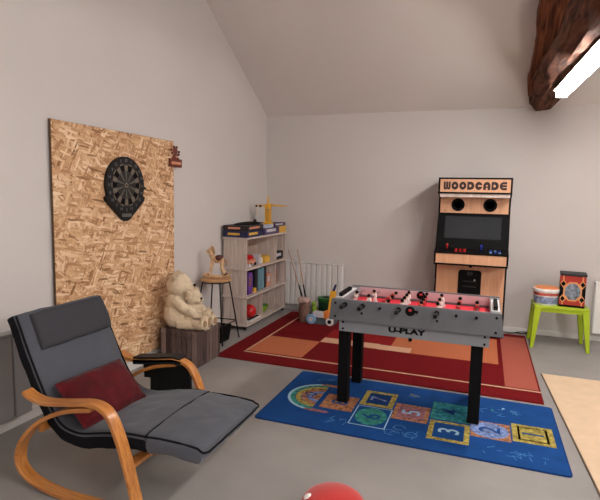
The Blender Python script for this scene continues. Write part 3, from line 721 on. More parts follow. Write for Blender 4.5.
face_pattern(R @ Matrix.Translation((.80, 5.98, cz)) @ Matrix.Rotation(-PI/2, 4, 'Z') @ Matrix.Rotation(PI/2, 4, 'X'), .22, .33)
f.build('printed_pattern', t)
MB().box((.794, 5.864, .798), (1.046, 6.096, .822), 'dkcard', R).build('lid', t, bevel=.004)

# ------------------------------------------------------------------ shelf
SX0, SX1, SY0, SY1 = -2.845, -2.54, 5.14, 6.34
t = thing('shelf_unit', 'pale limed-wood open shelf unit in the corner, filled with games', 'shelf', ((SX0+SX1)/2, (SY0+SY1)/2, 0))
levels = [.055, .385, .715, 1.075]
for i, z in enumerate(levels):
    MB().box((SX0-.012, SY0-.018, z-.011), (SX1+.012, SY1+.018, z+.011), 'shelfw').build('shelf_board', t, bevel=.002)
for k in range(3):
    z0, z1 = levels[k]+.011, levels[k+1]-.011
    for yy in (SY0, SY1-.014):
        s_ = MB(); w = (SX1-SX0)/3
        for j in range(3): s_.box((SX0+j*w+.002, yy, z0), (SX0+(j+1)*w-.002, yy+.014, z1), 'shelfw')
        s_.build('end_panel', t, bevel=.001)
    s_ = MB(); s_.box((SX0, SY0+.014, z0), (SX0+.008, SY1-.014, z1), 'shelfb'); s_.build('back_panel', t)
for k, yy in ((0, 5.60), (0, 5.98), (2, 6.02), (1, 6.0)):
    z0, z1 = levels[k]+.011, levels[k+1]-.011
    MB().box((SX0+.008, yy, z0), (SX1-.005, yy+.012, z1), 'shelfw').build('divider', t, bevel=.001)
for fx in (SX0+.03, SX1-.03):
    for fy in (SY0+.03, SY1-.03): MB().cyl((fx, fy, .0), (fx, fy, .044), .02, 'black', n=14).build('foot', t, smooth=40)

def gbox(name, a, b, m, label, cat='board game', top=None, ang=0, group=None, stripe=None):
    c = ((a[0]+b[0])/2, (a[1]+b[1])/2, a[2]); R = rot(None, c, math.radians(ang))
    t = thing(name, label, cat, c, group or ('game boxes on the shelf unit' if cat == 'board game' else 'small boxes on the shelf unit'))
    h = b[2]-a[2]
    MB().box((a[0]+.002, a[1]+.002, a[2]), (b[0]-.002, b[1]-.002, a[2]+h*.4), m, R).build('box_base', t, bevel=.001)
    l = MB(); l.box((a[0], a[1], a[2]+h*.18), (b[0], b[1], b[2]), m, R)
    if stripe:
        l.box((b[0], a[1]+(b[1]-a[1])*.12, a[2]+h*.38), (b[0]+.0012, b[1]-(b[1]-a[1])*.25, a[2]+h*.8), stripe, R)
        l.box((a[0]+(b[0]-a[0])*.2, a[1]-.0012, a[2]+h*.38), (b[0]-(b[0]-a[0])*.3, a[1], a[2]+h*.75), stripe, R)
    l.build('box_lid', t, bevel=.0015)
    return t
Z0 = 1.0865
gbox('game_box', (-2.84, 5.12, Z0), (-2.53, 5.50, Z0+.07), 'navy', 'navy blue game box at the near end of the shelf top, under a dark box', stripe='ycard')
gbox('game_box', (-2.85, 5.13, Z0+.0705), (-2.54, 5.60, Z0+.135), 'dkcard', 'dark black-brown game box stacked on the navy box, shelf top', stripe='peach', ang=2)
gbox('game_box', (-2.82, 5.625, Z0), (-2.535, 6.08, Z0+.085), 'purgrey', 'purple-grey printed game box in the middle of the shelf top', stripe='whitecard')
gbox('game_box', (-2.81, 5.64, Z0+.0855), (-2.54, 5.90, Z0+.125), 'whitecard', 'flat white box lying on the purple-grey game box', stripe='lblue')
gbox('game_box', (-2.80, 6.10, Z0), (-2.545, 6.34, Z0+.085), 'ycard', 'yellow game box at the far end of the shelf top')
gbox('game_box', (-2.81, 5.95, Z0+.0855), (-2.55, 6.33, Z0+.13), 'purgrey', 'grey-purple box bridging onto the yellow box at far end of shelf top', stripe='whitecard')
# black folded game on top
t = thing('wheel_game', 'low black domed tray with a red knob on top of the game boxes', 'toy', (-2.69, 5.62, Z0+.1155))
b = MB(); b.lathe([(.19, 0), (.20, .008), (.16, .018), (.08, .026), (.03, .03)], (0, 0, 0), 'blackm')
for i in range(len(b.v)): b.v[i] = V((b.v[i].x*.6-2.71, b.v[i].y*1.55+5.52, b.v[i].z+Z0+.1358))
b.build('tray', t, smooth=40)
MB().ell((-2.66, 5.60, Z0+.175), .022, 'dred').build('knob', t, smooth=0)
# crane
cx, cy, cz = -2.60, 5.86, Z0+.1255
t = thing('toy_crane', 'yellow toy tower crane on the top of the shelf', 'toy crane', (cx, cy, cz))
u = V((math.cos(math.radians(20)), math.sin(math.radians(20)), 0))   # jib direction, across the view
b = MB(); b.box((cx-.05, cy-.05, cz), (cx+.05, cy+.05, cz+.02), 'yellow'); b.build('base', t, bevel=.004)
b = MB()
for sx in (-.026, .026):
    for sy in (-.026, .026): b.box((cx+sx-.006, cy+sy-.006, cz+.02), (cx+sx+.006, cy+sy+.006, cz+.20), 'yellow')
for k in range(7):
    z = cz+.025+k*.024
    for s in (-1, 1):
        b.tube([(cx-.026, cy+s*.026, z), (cx+.026, cy+s*.026, z+.022)], .005, 'yellow', 6); b.tube([(cx+s*.026, cy-.026, z), (cx+s*.026, cy+.026, z+.022)], .005, 'yellow', 6)
b.build('mast', t)
b = MB(); b.box((cx-.036, cy-.036, cz+.20), (cx+.036, cy+.036, cz+.255), 'yellow'); b.build('cab', t, bevel=.006)
b = MB(); b.cyl((cx, cy, cz+.255), (cx, cy, cz+.35), .014, 'yellow', r1=.008); b.build('tower_top', t, smooth=40)
b = MB(); c0 = V((cx, cy, cz+.232))
for s in (-1, 1):
    o = V((-u.y, u.x, 0))*.012*s; b.tube([c0+o, c0+u*.24+o], .006, 'yellow', 6); 
b.tube([c0+V((0, 0, .022)), c0+u*.24], .006, 'yellow', 6)
for k in range(8): b.tube([c0+u*(.03*k)+V((-u.y, u.x, 0))*.012, c0+u*(.03*k+.015)-V((-u.y, u.x, 0))*.012], .004, 'yellow', 6)
b.build('jib', t)
b = MB(); b.tube([c0, c0-u*.15], .009, 'yellow', 6); b.build('counter_jib', t)
b = MB(); b.ell(c0-u*.10+V((0, 0, -.005)), .018, 'brownred'); b.ell(c0-u*.15+V((0, 0, -.005)), .014, 'dkcard'); b.build('counterweight', t, smooth=0)
b = MB(); b.tube([c0-u*.15, c0-u*.15+V((0, 0, -.12))], .0025, 'yellow', 6); b.build('line', t)

# tier contents
zz = levels[2]+.0115
t = thing('toy_truck', 'small orange toy with grey body on the upper shelf', 'toy', (-2.66, 5.42, zz))
b = MB(); b.box((-2.73, 5.34, zz+.02), (-2.60, 5.52, zz+.075), 'peach'); b.build('body', t, bevel=.008)
b = MB(); b.lathe([(.055, 0), (.065, .03), (.04, .05), (.01, .055)], (-2.66, 5.43, zz+.0755), 'red'); b.build('dome', t, smooth=40)
for yy in (5.37, 5.49):
    for xx in (-2.735, -2.608): MB().cyl((xx, yy, zz+.02), (xx+.015, yy, zz+.02), .0195, 'blackm').build('wheel', t, smooth=40)
for i, (yy, w, h, m, lb) in enumerate([(5.60, .05, .12, 'whitecard', 'white upright carton beside the orange toy, upper shelf'), (5.66, .05, .07, 'white', 'small white box between white carton and yellow box')]):
    gbox('small_box', (-2.70, yy, zz), (-2.60, yy+w, zz+h), m, lb, 'box')
gbox('small_box', (-2.67, 5.72, zz), (-2.575, 5.88, zz+.085), 'ycard', 'yellow box on the upper shelf, right of the orange toy', 'box')
gbox('small_box', (-2.62, 5.27, zz), (-2.57, 5.33, zz+.03), 'whitecard', 'tiny white box at near edge of upper shelf', 'box')
gbox('game_box', (-2.80, 6.06, zz), (-2.575, 6.32, zz+.10), 'dkcard', 'black box with a pale picture at the far end of the upper shelf', stripe='whitecard')
zz = levels[1]+.0115
gbox('game_box', (-2.80, 5.27, zz), (-2.58, 5.37, zz+.26), 'purple', 'bright purple game box standing at near end of the middle shelf', stripe='mpink')
gbox('game_box', (-2.79, 5.375, zz), (-2.60, 5.43, zz+.22), 'purple', 'second thinner purple box, just behind the bright purple box', stripe='navy')
gbox('small_box', (-2.70, 5.44, zz), (-2.58, 5.49, zz+.05), 'ycard', 'small yellow-brown box low on the middle shelf by the purple boxes', 'box')
for i, (yy, m, lb) in enumerate([(5.50, 'dkcard', 'dark binder upright on middle shelf, left of the teal case'), (5.57, 'teal', 'teal-grey upright case on the middle shelf'), (5.66, 'teal', 'second teal-grey case on the middle shelf, right of the first'), (5.75, 'dkcard', 'dark upright case closing the row of teal cases')]):
    b = MB(); b.box((-2.80, yy, zz), (-2.585, yy+(.08 if m == 'teal' else .06), zz+.28), m); tag(b.build('storage_case', bevel=.02, bseg=4), lb, 'case', 'upright cases on the middle shelf')
gbox('game_box', (-2.80, 5.85, zz), (-2.60, 5.97, zz+.17), 'peach', 'peach-coloured box standing on the middle shelf beside the dark case', stripe='whitecard')
gbox('game_box', (-2.80, 6.05, zz), (-2.60, 6.20, zz+.21), 'brickp', 'brick-pink box at the far end of the middle shelf')
zz = levels[0]+.0115
b = MB(); b.ell((-2.66, 5.47, zz+.085), .085, 'red', nu=28, nv=18); tag(b.build('ball', smooth=0), 'red ball in the near bottom compartment of the shelf', 'ball')
t = thing('toy_keyboard', 'black and white striped toy lying at the front of the bottom shelf', 'toy', (-2.58, 5.42, zz))
b = MB(); b.box((-2.62, 5.28, zz), (-2.556, 5.59, zz+.014), 'white'); b.build('body', t)
b = MB()
for k in range(7): b.box((-2.612, 5.30+k*.042, zz+.0142), (-2.575, 5.315+k*.042, zz+.022), 'blackm')
b.build('black_keys', t)
t = thing('bowl', 'lime green bowl of small toys in the middle bottom compartment', 'bowl', (-2.68, 5.80, zz))
b = MB(); b.lathe([(.06, 0), (.095, .03), (.118, .09), (.12, .10), (.112, .10), (.09, .035), (.03, .02)], (-2.675, 5.79, zz), 'gbowl'); b.build('bowl_shell', t, smooth=40)
for k, (dx, dy, m) in enumerate([(0, 0, 'whitecard'), (.05, .03, 'green'), (-.05, .02, 'yellow'), (.02, -.06, 'cloth'), (.03, .07, 'whitecard')]):
    tag(MB().ell((-2.675+dx, 5.79+dy*.8, zz+.09), (.03, .032, .03), m).build('small_toy', smooth=0), ['pale small toy in the middle of the lime bowl', 'green small toy in the lime bowl', 'yellow small toy in the lime bowl', 'pinkish small toy at near side of the lime bowl', 'pale small toy at far side of the lime bowl'][k], 'toy', 'small toys in the lime bowl')
# item between shelf and wall, and box under stool
t = thing('folded_panel', 'dark thin panel squeezed between the shelf and the left wall', 'panel', (-2.86, 5.5, 0))
MB().box((-2.877, 5.22, .0855), (-2.859, 5.9, .98), 'dkcard').build('sheet', t); MB().box((-2.8775, 5.2185, .6), (-2.8585, 5.24, .72), 'dgreen').build('green_corner', t)
t = thing('storage_box', 'small black open box on the floor beneath the round stool', 'box', (-2.645, 4.66, 0))
b = MB(); x, y = -2.645, 4.66
b.add([(x+a*sx_, y+b_*sx_, zq) for sx_, zq in ((.09, 0), (.11, .17), (.10, .17), (.082, .01)) for a, b_ in ((-1, -1), (1, -1), (1, 1), (-1, 1))],
      [(3, 2, 1, 0), (0, 1, 5, 4), (1, 2, 6, 5), (2, 3, 7, 6), (3, 0, 4, 7), (4, 5, 9, 8), (5, 6, 10, 9), (6, 7, 11, 10), (7, 4, 8, 11), (8, 9, 13, 12), (9, 10, 14, 13), (10, 11, 15, 14), (11, 8, 12, 15), (12, 13, 14, 15)], 'blackm').build('tub_body', t)

# ------------------------------------------------------------------ stool + rocking horse
sx, sy = -2.675, 4.675; sz = .68
t = thing('bar_stool', 'round wooden stool with thin black metal legs holding a toy horse', 'stool', (sx, sy, 0))
b = MB(); b.lathe([(.155, 0), (.167, .005), (.169, .018), (.165, .024), (.15, .026)], (sx, sy, sz-.026), 'seatw', n=40); b.build('seat', t, smooth=40)
for k in range(4):
    a = math.radians(k*90+45); d = V((math.cos(a), math.sin(a), 0))
    b = MB(); b.cyl(V((sx, sy, sz-.027))+d*.145, V((sx, sy, .0))+d*.262, .008, 'black', n=10); b.build('leg', t, smooth=40)
b = MB(); 
for k in range(4):
    a = math.radians(k*90+45); c_ = math.radians(k*90+135); rr_ = .228
    b.cyl((sx+rr_*math.cos(a), sy+rr_*math.sin(a), .20), (sx+rr_*math.cos(c_), sy+rr_*math.sin(c_), .20), .006, 'black', n=8)
b.build('footrest', t, smooth=40)
b = MB(); b.lathe([(.14, 0), (.15, 0), (.15, .012), (.14, .012)], (sx, sy, sz-.040), 'black'); b.build('seat_ring', t)

# horse: faces left in the picture. local u (forward) = left across view, w = side
hz = sz+.0005
fw = V((-math.cos(math.radians(20)), -math.sin(math.radians(20)), 0)); sd_ = V((-fw.y, fw.x, 0)); UP = V((0, 0, 1)); HO = V((sx+.01, sy, hz))
H = lambda u, w, z: HO+fw*u*1.05+sd_*w*1.1+UP*(z-.003)*1.3+UP*.003
t = thing('rocking_horse', 'small wooden toy rocking horse with red-brown saddle on the round stool', 'rocking horse', (sx+.01, sy, hz))
for s in (-1, 1):
    b = MB(); pts = [H(u, s*.035, .012+.9*(u*u)*1.4) for u in [(-.135+.27*k/12) for k in range(13)]]
    b.tube(pts, .013, 'horse', 6); b.build('rocker', t, smooth=40)
b = MB()
for u in (-.08, .08): b.cyl(H(u, -.04, .030), H(u, .04, .030), .006, 'horse', n=8)
b.build('cross_bar', t)
b = MB(); rq = Matrix((fw, sd_, UP)).transposed().to_euler()
b.ell(H(-.01, 0, .155), (.072, .034, .038), 'horse', rq)
b.tube([H(.035, 0, .165), H(.06, 0, .20), H(.068, 0, .235)], [.032, .026, .020], 'horse', 10)
b.tube([H(.055, 0, .243), H(.085, 0, .228), H(.105, 0, .212)], [.022, .020, .015], 'horse', 10)
b.build('body', t, remesh=.004)
for s in (-1, 1):
    MB().tube([H(.045, s*.018, .15), H(.055, s*.026, .09), H(.075, s*.035, .028)], [.019, .013, .010], 'horse', 8).build('front_leg', t, smooth=40)
    MB().tube([H(-.055, s*.018, .15), H(-.05, s*.026, .09), H(-.085, s*.035, .030)], [.021, .013, .010], 'horse', 8).build('hind_leg', t, smooth=40)
    MB().ell(H(-.088, s*.035, .035), (.012, .010, .012), 'blackm').build('hoof', t, smooth=0); MB().ell(H(.078, s*.035, .033), (.012, .010, .012), 'brownred').build('hoof', t, smooth=0)
    MB().ell(H(.055, s*.012, .262), (.006, .005, .013), 'horse').build('ear', t, smooth=0)
MB().ell(H(-.02, 0, .166), (.046, .040, .038), 'saddle', rq).build('saddle', t, smooth=0)
MB().tube([H(.05, 0, .262), H(.040, 0, .235), H(.030, 0, .20)], [.016, .018, .014], 'furd', 8).build('mane', t, smooth=0)
MB().tube([H(-.07, 0, .165), H(-.095, 0, .14), H(-.10, 0, .10)], [.007, .010, .004], 'furd', 8).build('tail', t, smooth=0)
b = MB(); b.tube([H(.045, -.05, .19), H(.045, .05, .19)], .005, 'saddle', 8); b.build('handle_bar', t)

# ------------------------------------------------------------------ trunk box + bears
cx0, cy0, cx1, cy1, ch = -2.765, 3.79, -2.362, 4.23, .335
t = thing('storage_ottoman', 'square box seat printed like worn brown planks under the teddy bears', 'box', ((cx0+cx1)/2, (cy0+cy1)/2, 0))
MB().box((cx0+.008, cy0+.008, 0), (cx1-.008, cy1-.008, ch-.05), 'crate').build('box_body', t, bevel=.004)
MB().box((cx0, cy0, ch-.052), (cx1, cy1, ch), 'crate').build('lid', t, bevel=.010, bseg=3)

def bear(name, label, base, s, yaw, arms='out', hold=False, tilt=0):
    t = thing(name, label, 'teddy bear', base)
    R = Matrix.Translation(base) @ Matrix.Rotation(yaw, 4, 'Z') @ Matrix.Scale(s, 4)
    # local: +x forward, +y bear's left, z up ; sitting, unit = 1 m total height ~1
    P = lambda *p: R @ V(p)
    q = Matrix.Rotation(yaw, 3, 'Z').to_euler()
    def el(b, c, r, m='fur', e=None): b.ell(P(*c), tuple(k*s for k in r), m, e or q)
    b = MB()
    el(b, (0, 0, .24), (.22, .24, .24)); el(b, (0, 0, .44), (.18, .20, .20)); el(b, (.05, 0, .28), (.20, .21, .20))
    el(b, (.04, 0, .73), (.205, .225, .20)); el(b, (.19, 0, .675), (.11, .125, .09))       # head + muzzle
    for sg in (-1, 1):
        el(b, (0, sg*.17, .88), (.045, .065, .055))
        b.tube([P(0, sg*.17, .50), P(.12, sg*.25, .42), P(.24, sg*.20, .31), P(.32, sg*.14, .30)], [.085*s, .082*s, .078*s, .07*s], 'fur', 12)
        el(b, (.33, sg*.13, .30), (.075, .075, .075))
        b.tube([P(.05, sg*.14, .12), P(.28, sg*.2, .105), P(.46, sg*.22, .10)], [.115*s, .10*s, .095*s], 'fur', 12)
        el(b, (.50, sg*.22, .135), (.075, .10, .135))
    b.build('bear_body', t, remesh=max(.0045, .012*s), disp=(.012*s+.003, .03))
    rf = random.Random(int(s*1000)); fb = MB(); src = [v.copy() for v in b.v]; cen = P(0, 0, .5); fv = []; ff = []
    ctr = [P(0, 0, .24), P(0, 0, .44), P(.03, 0, .74), P(.3, .2, .11), P(.3, -.2, .11)]
    for k in range(9000 if s > .5 else 4000):
        f_ = b.f[rf.randrange(len(b.f))]
        if len(f_) > 4: continue
        w_ = [rf.random() for _ in f_]; q_ = sum((b.v[i]*w for i, w in zip(f_, w_)), V((0, 0, 0)))/sum(w_)
        nn = (b.v[f_[1]]-b.v[f_[0]]).cross(b.v[f_[2]]-b.v[f_[0]])
        if nn.length < 1e-9: continue
        nn.normalize(); c_ = min(ctr, key=lambda c: (c-q_).length)
        if nn.dot(q_-c_) < 0: nn = -nn
        if q_.z+nn.z*.01 < base[2]+.012: continue
        dd = (nn+V((rf.uniform(-.7, .7), rf.uniform(-.7, .7), rf.uniform(-.9, .3)))).normalized(); ln = rf.uniform(.010, .020); sw = nn.orthogonal().normalized()*.0022
        o_ = len(fv); fv += [q_-sw, q_+sw, q_+dd*ln]; ff.append((o_, o_+1, o_+2))
    fb.add(fv, ff, 'fur'); fo = fb.build('fur', t); fo['kind'] = 'stuff'
    for sg in (-1, 1):
        b = MB(); el(b, (.566, sg*.22, .14), (.022, .068, .09), 'furd'); b.build('foot_pad', t, smooth=0)
        b = MB(); el(b, (.205, sg*.075, .785), (.018, .018, .018), 'blackm'); b.build('eye', t, smooth=0)
    b = MB(); el(b, (.292, 0, .725), (.025, .042, .028), 'blackm'); b.build('nose', t, smooth=0)
    b = MB(); el(b, (.272, 0, .67), (.035, .055, .045), 'furd'); b.build('snout_patch', t, smooth=0)
    return t
bear('teddy_bear', 'large cream teddy bear sitting on the plank-print box, cradling a small bear', (-2.65, 3.91, ch-.004), .55, math.radians(24))
bear('teddy_bear', 'small cream teddy bear in the lap of the large one', (-2.50, 3.93, ch+.03), .36, math.radians(-5))

# ------------------------------------------------------------------ rocking armchair
t = thing('rocking_chair', 'grey cushioned bentwood rocking armchair at left front', 'rocking chair', (-1.9, 2.24, 0))
arm = bez([(-2.20, .535), (-2.15, .510), (-2.06, .498), (-1.91, .518), (-1.78, .538), (-1.70, .527), (-1.645, .48), (-1.59, .36), (-1.54, .20), (-1.50, .05)], 5)
run = bez([(-1.47, .036), (-1.58, .017), (-1.76, .0125), (-1.94, .013), (-2.09, .030), (-2.20, .065), (-2.26, .13), (-2.245, .23), (-2.17, .33), (-2.06, .415), (-1.91, .48), (-1.76, .513)], 5)
for ya, yb in ((1.845, 1.91), (2.57, 2.63)):
    MB().ribbon([tuple(p) for p in arm], ya, yb, .023, 'bent').build('armrest', t, bevel=.004, smooth=30)
    MB().ribbon([tuple(p) for p in run], ya, yb, .022, 'bent').build('rocker', t, bevel=.004, smooth=30)
seatp = bez([(-2.36, .74), (-2.30, .61), (-2.22, .45), (-2.13, .32), (-2.06, .262), (-1.95, .235), (-1.80, .252), (-1.66, .268), (-1.50, .262)], 5)
for ya, yb in ((2.02, 2.05), (2.46, 2.49)):
    MB().ribbon([tuple(p) for p in seatp], ya, yb, .020, 'bent').build('seat_rail', t, smooth=30)
for (x, z, zz2) in ((-1.58, .235, 0),):
    MB().box((x-.03, 1.91, z-.011), (x+.03, 2.58, z+.011), 'bent').build('cross_rail', t, bevel=.003)
MB().box((-2.165, 1.91, .30), (-2.145, 2.58, .35), 'bent').build('cross_rail', t, bevel=.003)
def pad(path, ths, ya, yb, m_top, m_side, name, n=10, rnd=.035, sub=1, parent=None, puff=.012):
    """soft cushion following a side path"""
    P = [V(p) for p in path]; k = len(P); b = MB(); it = b.slot(m_top); is_ = b.slot(m_side); vs = []; fs = []; mi = []
    ys = [ya, ya+rnd*.35]+[ya+rnd+(yb-ya-2*rnd)*j/n for j in range(n+1)]+[yb-rnd*.35, yb]; w = len(ys)
    for i in range(k):
        a = P[max(i-1, 0)]; c = P[min(i+1, k-1)]; tt = (c-a).normalized(); nn = V((-tt.y, tt.x))
        if nn.y < 0 and abs(nn.y) > abs(nn.x): nn = -nn
        if i and nn.dot(pn) < 0: nn = -nn
        pn = nn; h = ths[i] if isinstance(ths, list) else ths
        for s in (1, -1):
            for j, y in enumerate(ys):
                e = min(j, w-1-j); hh = h*(.30 if e == 0 else (.46 if e == 1 else .5))+(puff*math.sin(PI*(y-ya)/(yb-ya)) if s > 0 else 0)
                vs.append((P[i].x+nn.x*hh*s, y, P[i].y+nn.y*hh*s))
    R_ = 2*w
    for i in range(k-1):
        for j in range(w-1):
            fs.append((i*R_+j, i*R_+j+1, (i+1)*R_+j+1, (i+1)*R_+j)); mi.append(it)
            fs.append((i*R_+w+j, (i+1)*R_+w+j, (i+1)*R_+w+j+1, i*R_+w+j+1)); mi.append(is_)
        for j in (0, w-1): fs.append((i*R_+j, (i+1)*R_+j, (i+1)*R_+w+j, i*R_+w+j)); mi.append(is_)
    for i in (0, k-1):
        for j in range(w-1): fs.append((i*R_+j, i*R_+j+1, i*R_+w+j+1, i*R_+w+j)); mi.append(is_ if i == 0 else it)
    b.v = [V(v) for v in vs]; b.f = [list(f) for f in fs]; b.mi = mi
    return b.build(name, parent, smooth=0, sub=sub, disp=(.014, .11))
back = bez([(-2.375, .895), (-2.35, .84), (-2.30, .72), (-2.225, .56), (-2.145, .415), (-2.06, .315), (-1.93, .283), (-1.78, .310), (-1.62, .340), (-1.50, .345)], 4)
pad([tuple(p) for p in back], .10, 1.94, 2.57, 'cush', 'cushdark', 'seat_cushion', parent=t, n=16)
fr = bez([(-1.50, .345), (-1.42, .350), (-1.32, .350), (-1.23, .345), (-1.185, .335)], 4)
pad([tuple(p) for p in fr], [.10, .10, .10, .10, .098, .096, .094, .092, .09, .09, .09, .09, .088, .085, .08, .07, .05][:len(fr)], 1.935, 2.55, 'cush', 'cush', 'front_cushion', parent=t, n=16, puff=.018)
fr_ = bez([(-1.50, .345), (-1.42, .350), (-1.32, .350), (-1.23, .345), (-1.185, .335)], 4)
allp = [V(p) for p in back[1:]]+[V(p) for p in fr_[2:]]; pp = []
for k in range(len(allp)):
    a = allp[max(k-1, 0)]; c = allp[min(k+1, len(allp)-1)]; tt = (c-a).normalized(); nn = V((-tt.y, tt.x)); hh = .040 if k < len(allp)-3 else .034
    pp.append((allp[k].x+nn.x*hh, allp[k].y+nn.y*hh))
MB().tube([(x, 1.945, z) for x, z in pp]+[(pp[-1][0]+.012, 1.97, pp[-1][1]-.004)]+[(pp[-1][0]+.014, y, pp[-1][1]-.004) for y in (2.1, 2.27, 2.43)]+[(pp[-1][0]+.010, 2.53, pp[-1][1]-.004)]+[(x, 2.545+(.02 if x < -1.55 else 0), z) for x, z in pp[::-1]], .0055, 'cushdark', 6).build('piping', t, smooth=40)
MB().tube([(-1.503, 1.94, .392), (-1.503, 2.0, .398), (-1.503, 2.27, .408), (-1.503, 2.50, .398), (-1.503, 2.55, .392)], .0035, 'cushdark', 6).build('seam', t, smooth=40)
hd = bez([(-2.325, .895), (-2.305, .865), (-2.275, .80), (-2.245, .73), (-2.238, .71)], 4)
pad([tuple(p) for p in hd], [.035, .05, .055, .06, .065, .068, .07, .07, .07, .07, .07, .068, .065, .06, .05, .04, .03], 2.01, 2.55, 'pillowg', 'pillowg', 'headrest_cushion', parent=t)
# red cushion
t2 = thing('throw_pillow', 'dark red velvety cushion leaning in the seat of the rocking chair', 'cushion', (-1.9, 2.2, .40))
b = MB(); n = 14; vs = []; fs = []
Lx, Wx = .235, .145
for s in (1, -1):
    for i in range(n+1):
        for j in range(n+1):
            u_, v_ = -1+2*i/n, -1+2*j/n; e = max(0, (1-u_**4))*max(0, (1-v_**4)); pinch = 1-.10*(1-abs(v_))*abs(u_)**3-.10*(1-abs(u_))*abs(v_)**3
            vs.append((u_*Lx*(1-.12*(1-abs(v_))**.8*abs(u_)**2*0), v_*Wx*(1-.12*abs(u_)*0), s*.062*e**.45))
N_ = (n+1)**2
for i in range(n):
    for j in range(n):
        a = i*(n+1)+j; fs.append((a, a+1, a+n+2, a+n+1)); fs.append((N_+a, N_+a+n+1, N_+a+n+2, N_+a+1))
ux = V((0.06, 1, 0.0)).normalized(); uy = V((-.70, .0, .72)); uy = (uy-ux*uy.dot(ux)).normalized(); uz = ux.cross(uy)
RM = Matrix((ux, uy, uz)).transposed().to_4x4(); RM.translation = V((-1.975, 2.185, .455))
pb = b.add(vs, fs, 'redp', RM); po = pb.build('pillow_cover', t2, smooth=0)
bm = bmesh.new(); bm.from_mesh(po.data); bmesh.ops.remove_doubles(bm, verts=bm.verts, dist=.0005); bm.to_mesh(po.data); bm.free()
tx = bpy.data.textures.new('pl', 'CLOUDS'); tx.noise_scale = .06; q = po.modifiers.new('s', 'SUBSURF'); q.levels = q.render_levels = 1
d = po.modifiers.new('d', 'DISPLACE'); d.texture = tx; d.strength = .02; d.texture_coords = 'LOCAL'
# black organiser over far arm
t3 = thing('armrest_organizer', 'black pocket organiser hanging over the far arm of the rocking chair', 'organizer', (-1.9, 2.58, .5))
b = MB(); b.ribbon([(-2.08, .517), (-1.92, .538), (-1.79, .558), (-1.73, .551)], 2.572, 2.653, .010, 'pouch'); b.build('top_strap', t3)
b = MB(); b.ribbon([(-2.08, .49), (-1.92, .51), (-1.79, .53), (-1.72, .525)], 2.570, 2.577, .03, 'pouch'); b.build('inner_flap', t3)
b = MB(); b.ribbon([(-2.06, .44), (-1.92, .45), (-1.79, .47), (-1.70, .46)], 2.648, 2.656, .15, 'pouch'); b.box((-2.01, 2.652, .24), (-1.70, 2.672, .42), 'pouch'); b.build('pocket', t3, bevel=.006)

# ------------------------------------------------------------------ toys by the radiator
TB = set(bpy.data.objects)
vx, vy = -2.06, 5.80
t = thing('tall_basket', 'slim brown woven basket holding sticks, in front of the back radiator', 'basket', (vx, vy, .012))
b = MB(); b.lathe([(.060, 0), (.068, .06), (.070, .14), (.062, .20), (.070, .25), (.064, .25), (.056, .2), (.03, .1)], (vx, vy, .0115), 'wicker'); b.build('woven_body', t, smooth=40)
t = thing('cloth_bundle', 'pale pink rumpled cloth on the mouth of the tall basket', 'cloth', (vx, vy, .26))
b = MB()
for k in range(9):
    a = k*.7; b.ell((vx+.045*math.cos(a)*(k > 0), vy+.045*math.sin(a)*(k > 0), .285+.01*math.sin(k*3)), (.040, .040, .028), 'cloth')
b.build('cloth', t, remesh=.008, disp=(.015, .03))
for k, (tx_, tz, lb) in enumerate([(-2.44, .865, 'long stick with black foot in the basket, leaning furthest left'), (-2.31, .875, 'long stick with black foot in the basket, the more upright one')]):
    a = V((vx-.01+.03*k, vy+.03, .22)); e = V((tx_+.02, 6.13, tz)); mid = a+(e-a)*.35
    s_ = thing('wooden_stick', lb, 'stick', tuple(a), 'sticks in the tall basket')
    MB().tube([mid, e], [.007, .006], 'rod', 8).build('shaft', s_, smooth=40); MB().tube([a, mid], [.014, .009], 'blackm', 8).build('grip', s_, smooth=40)
# bin of toys
t = thing('toy_bin', 'low smoky grey bin of toys between the basket and the football table', 'toy bin', (-1.73, 5.86, .012))
bb = MB(); q = (-1.90, 5.76, -1.56, 5.98)
bb.box((q[0], q[1], .0115), (q[2], q[3], .02), 'clear')
for a, c in (((q[0], q[1], .02), (q[2], q[1]+.008, .085)), ((q[0], q[3]-.008, .02), (q[2], q[3], .085)), ((q[0], q[1], .02), (q[0]+.008, q[3], .085)), ((q[2]-.008, q[1], .02), (q[2], q[3], .085))): bb.box(a, c, 'clear')
bb.build('bin_body', t)
def toy(name, label, cat, mb, **k): return tag(mb.build(name, **k), label, cat)
t = thing('round_toy', 'pale blue round toy at the left front of the toy bin', 'toy', (-1.85, 5.74, .012))
MB().cyl((-1.84, 5.735, .075), (-1.84, 5.757, .075), .062, 'lblue', n=28).build('disc', t, bevel=.005); MB().cyl((-1.84, 5.73, .075), (-1.84, 5.735, .075), .03, 'whitecard', n=20).build('hub', t)
t = thing('round_toy', 'white round toy with dark centre at right end of the toy bin', 'toy', (-1.62, 5.74, .012))
MB().cyl((-1.60, 5.735, .062), (-1.60, 5.757, .062), .05, 'white', n=28).build('disc', t, bevel=.005); MB().cyl((-1.60, 5.73, .062), (-1.60, 5.735, .062), .024, 'blackm', n=20).build('hub', t)
t = thing('toy_truck', 'orange and white toy truck on the toy bin', 'toy', (-1.74, 5.86, .0205))
MB().box((-1.84, 5.80, .085), (-1.70, 5.90, .15), 'whitecard').build('cargo', t, bevel=.006); MB().box((-1.70, 5.80, .07), (-1.62, 5.90, .17), 'orangep').build('cab', t, bevel=.012)
MB().box((-1.84, 5.81, .0205), (-1.62, 5.89, .085), 'dkcard').build('chassis', t)
t = thing('toy_tub', 'green tub with a black mouth standing behind the toy truck', 'tub', (-1.81, 5.93, .02))
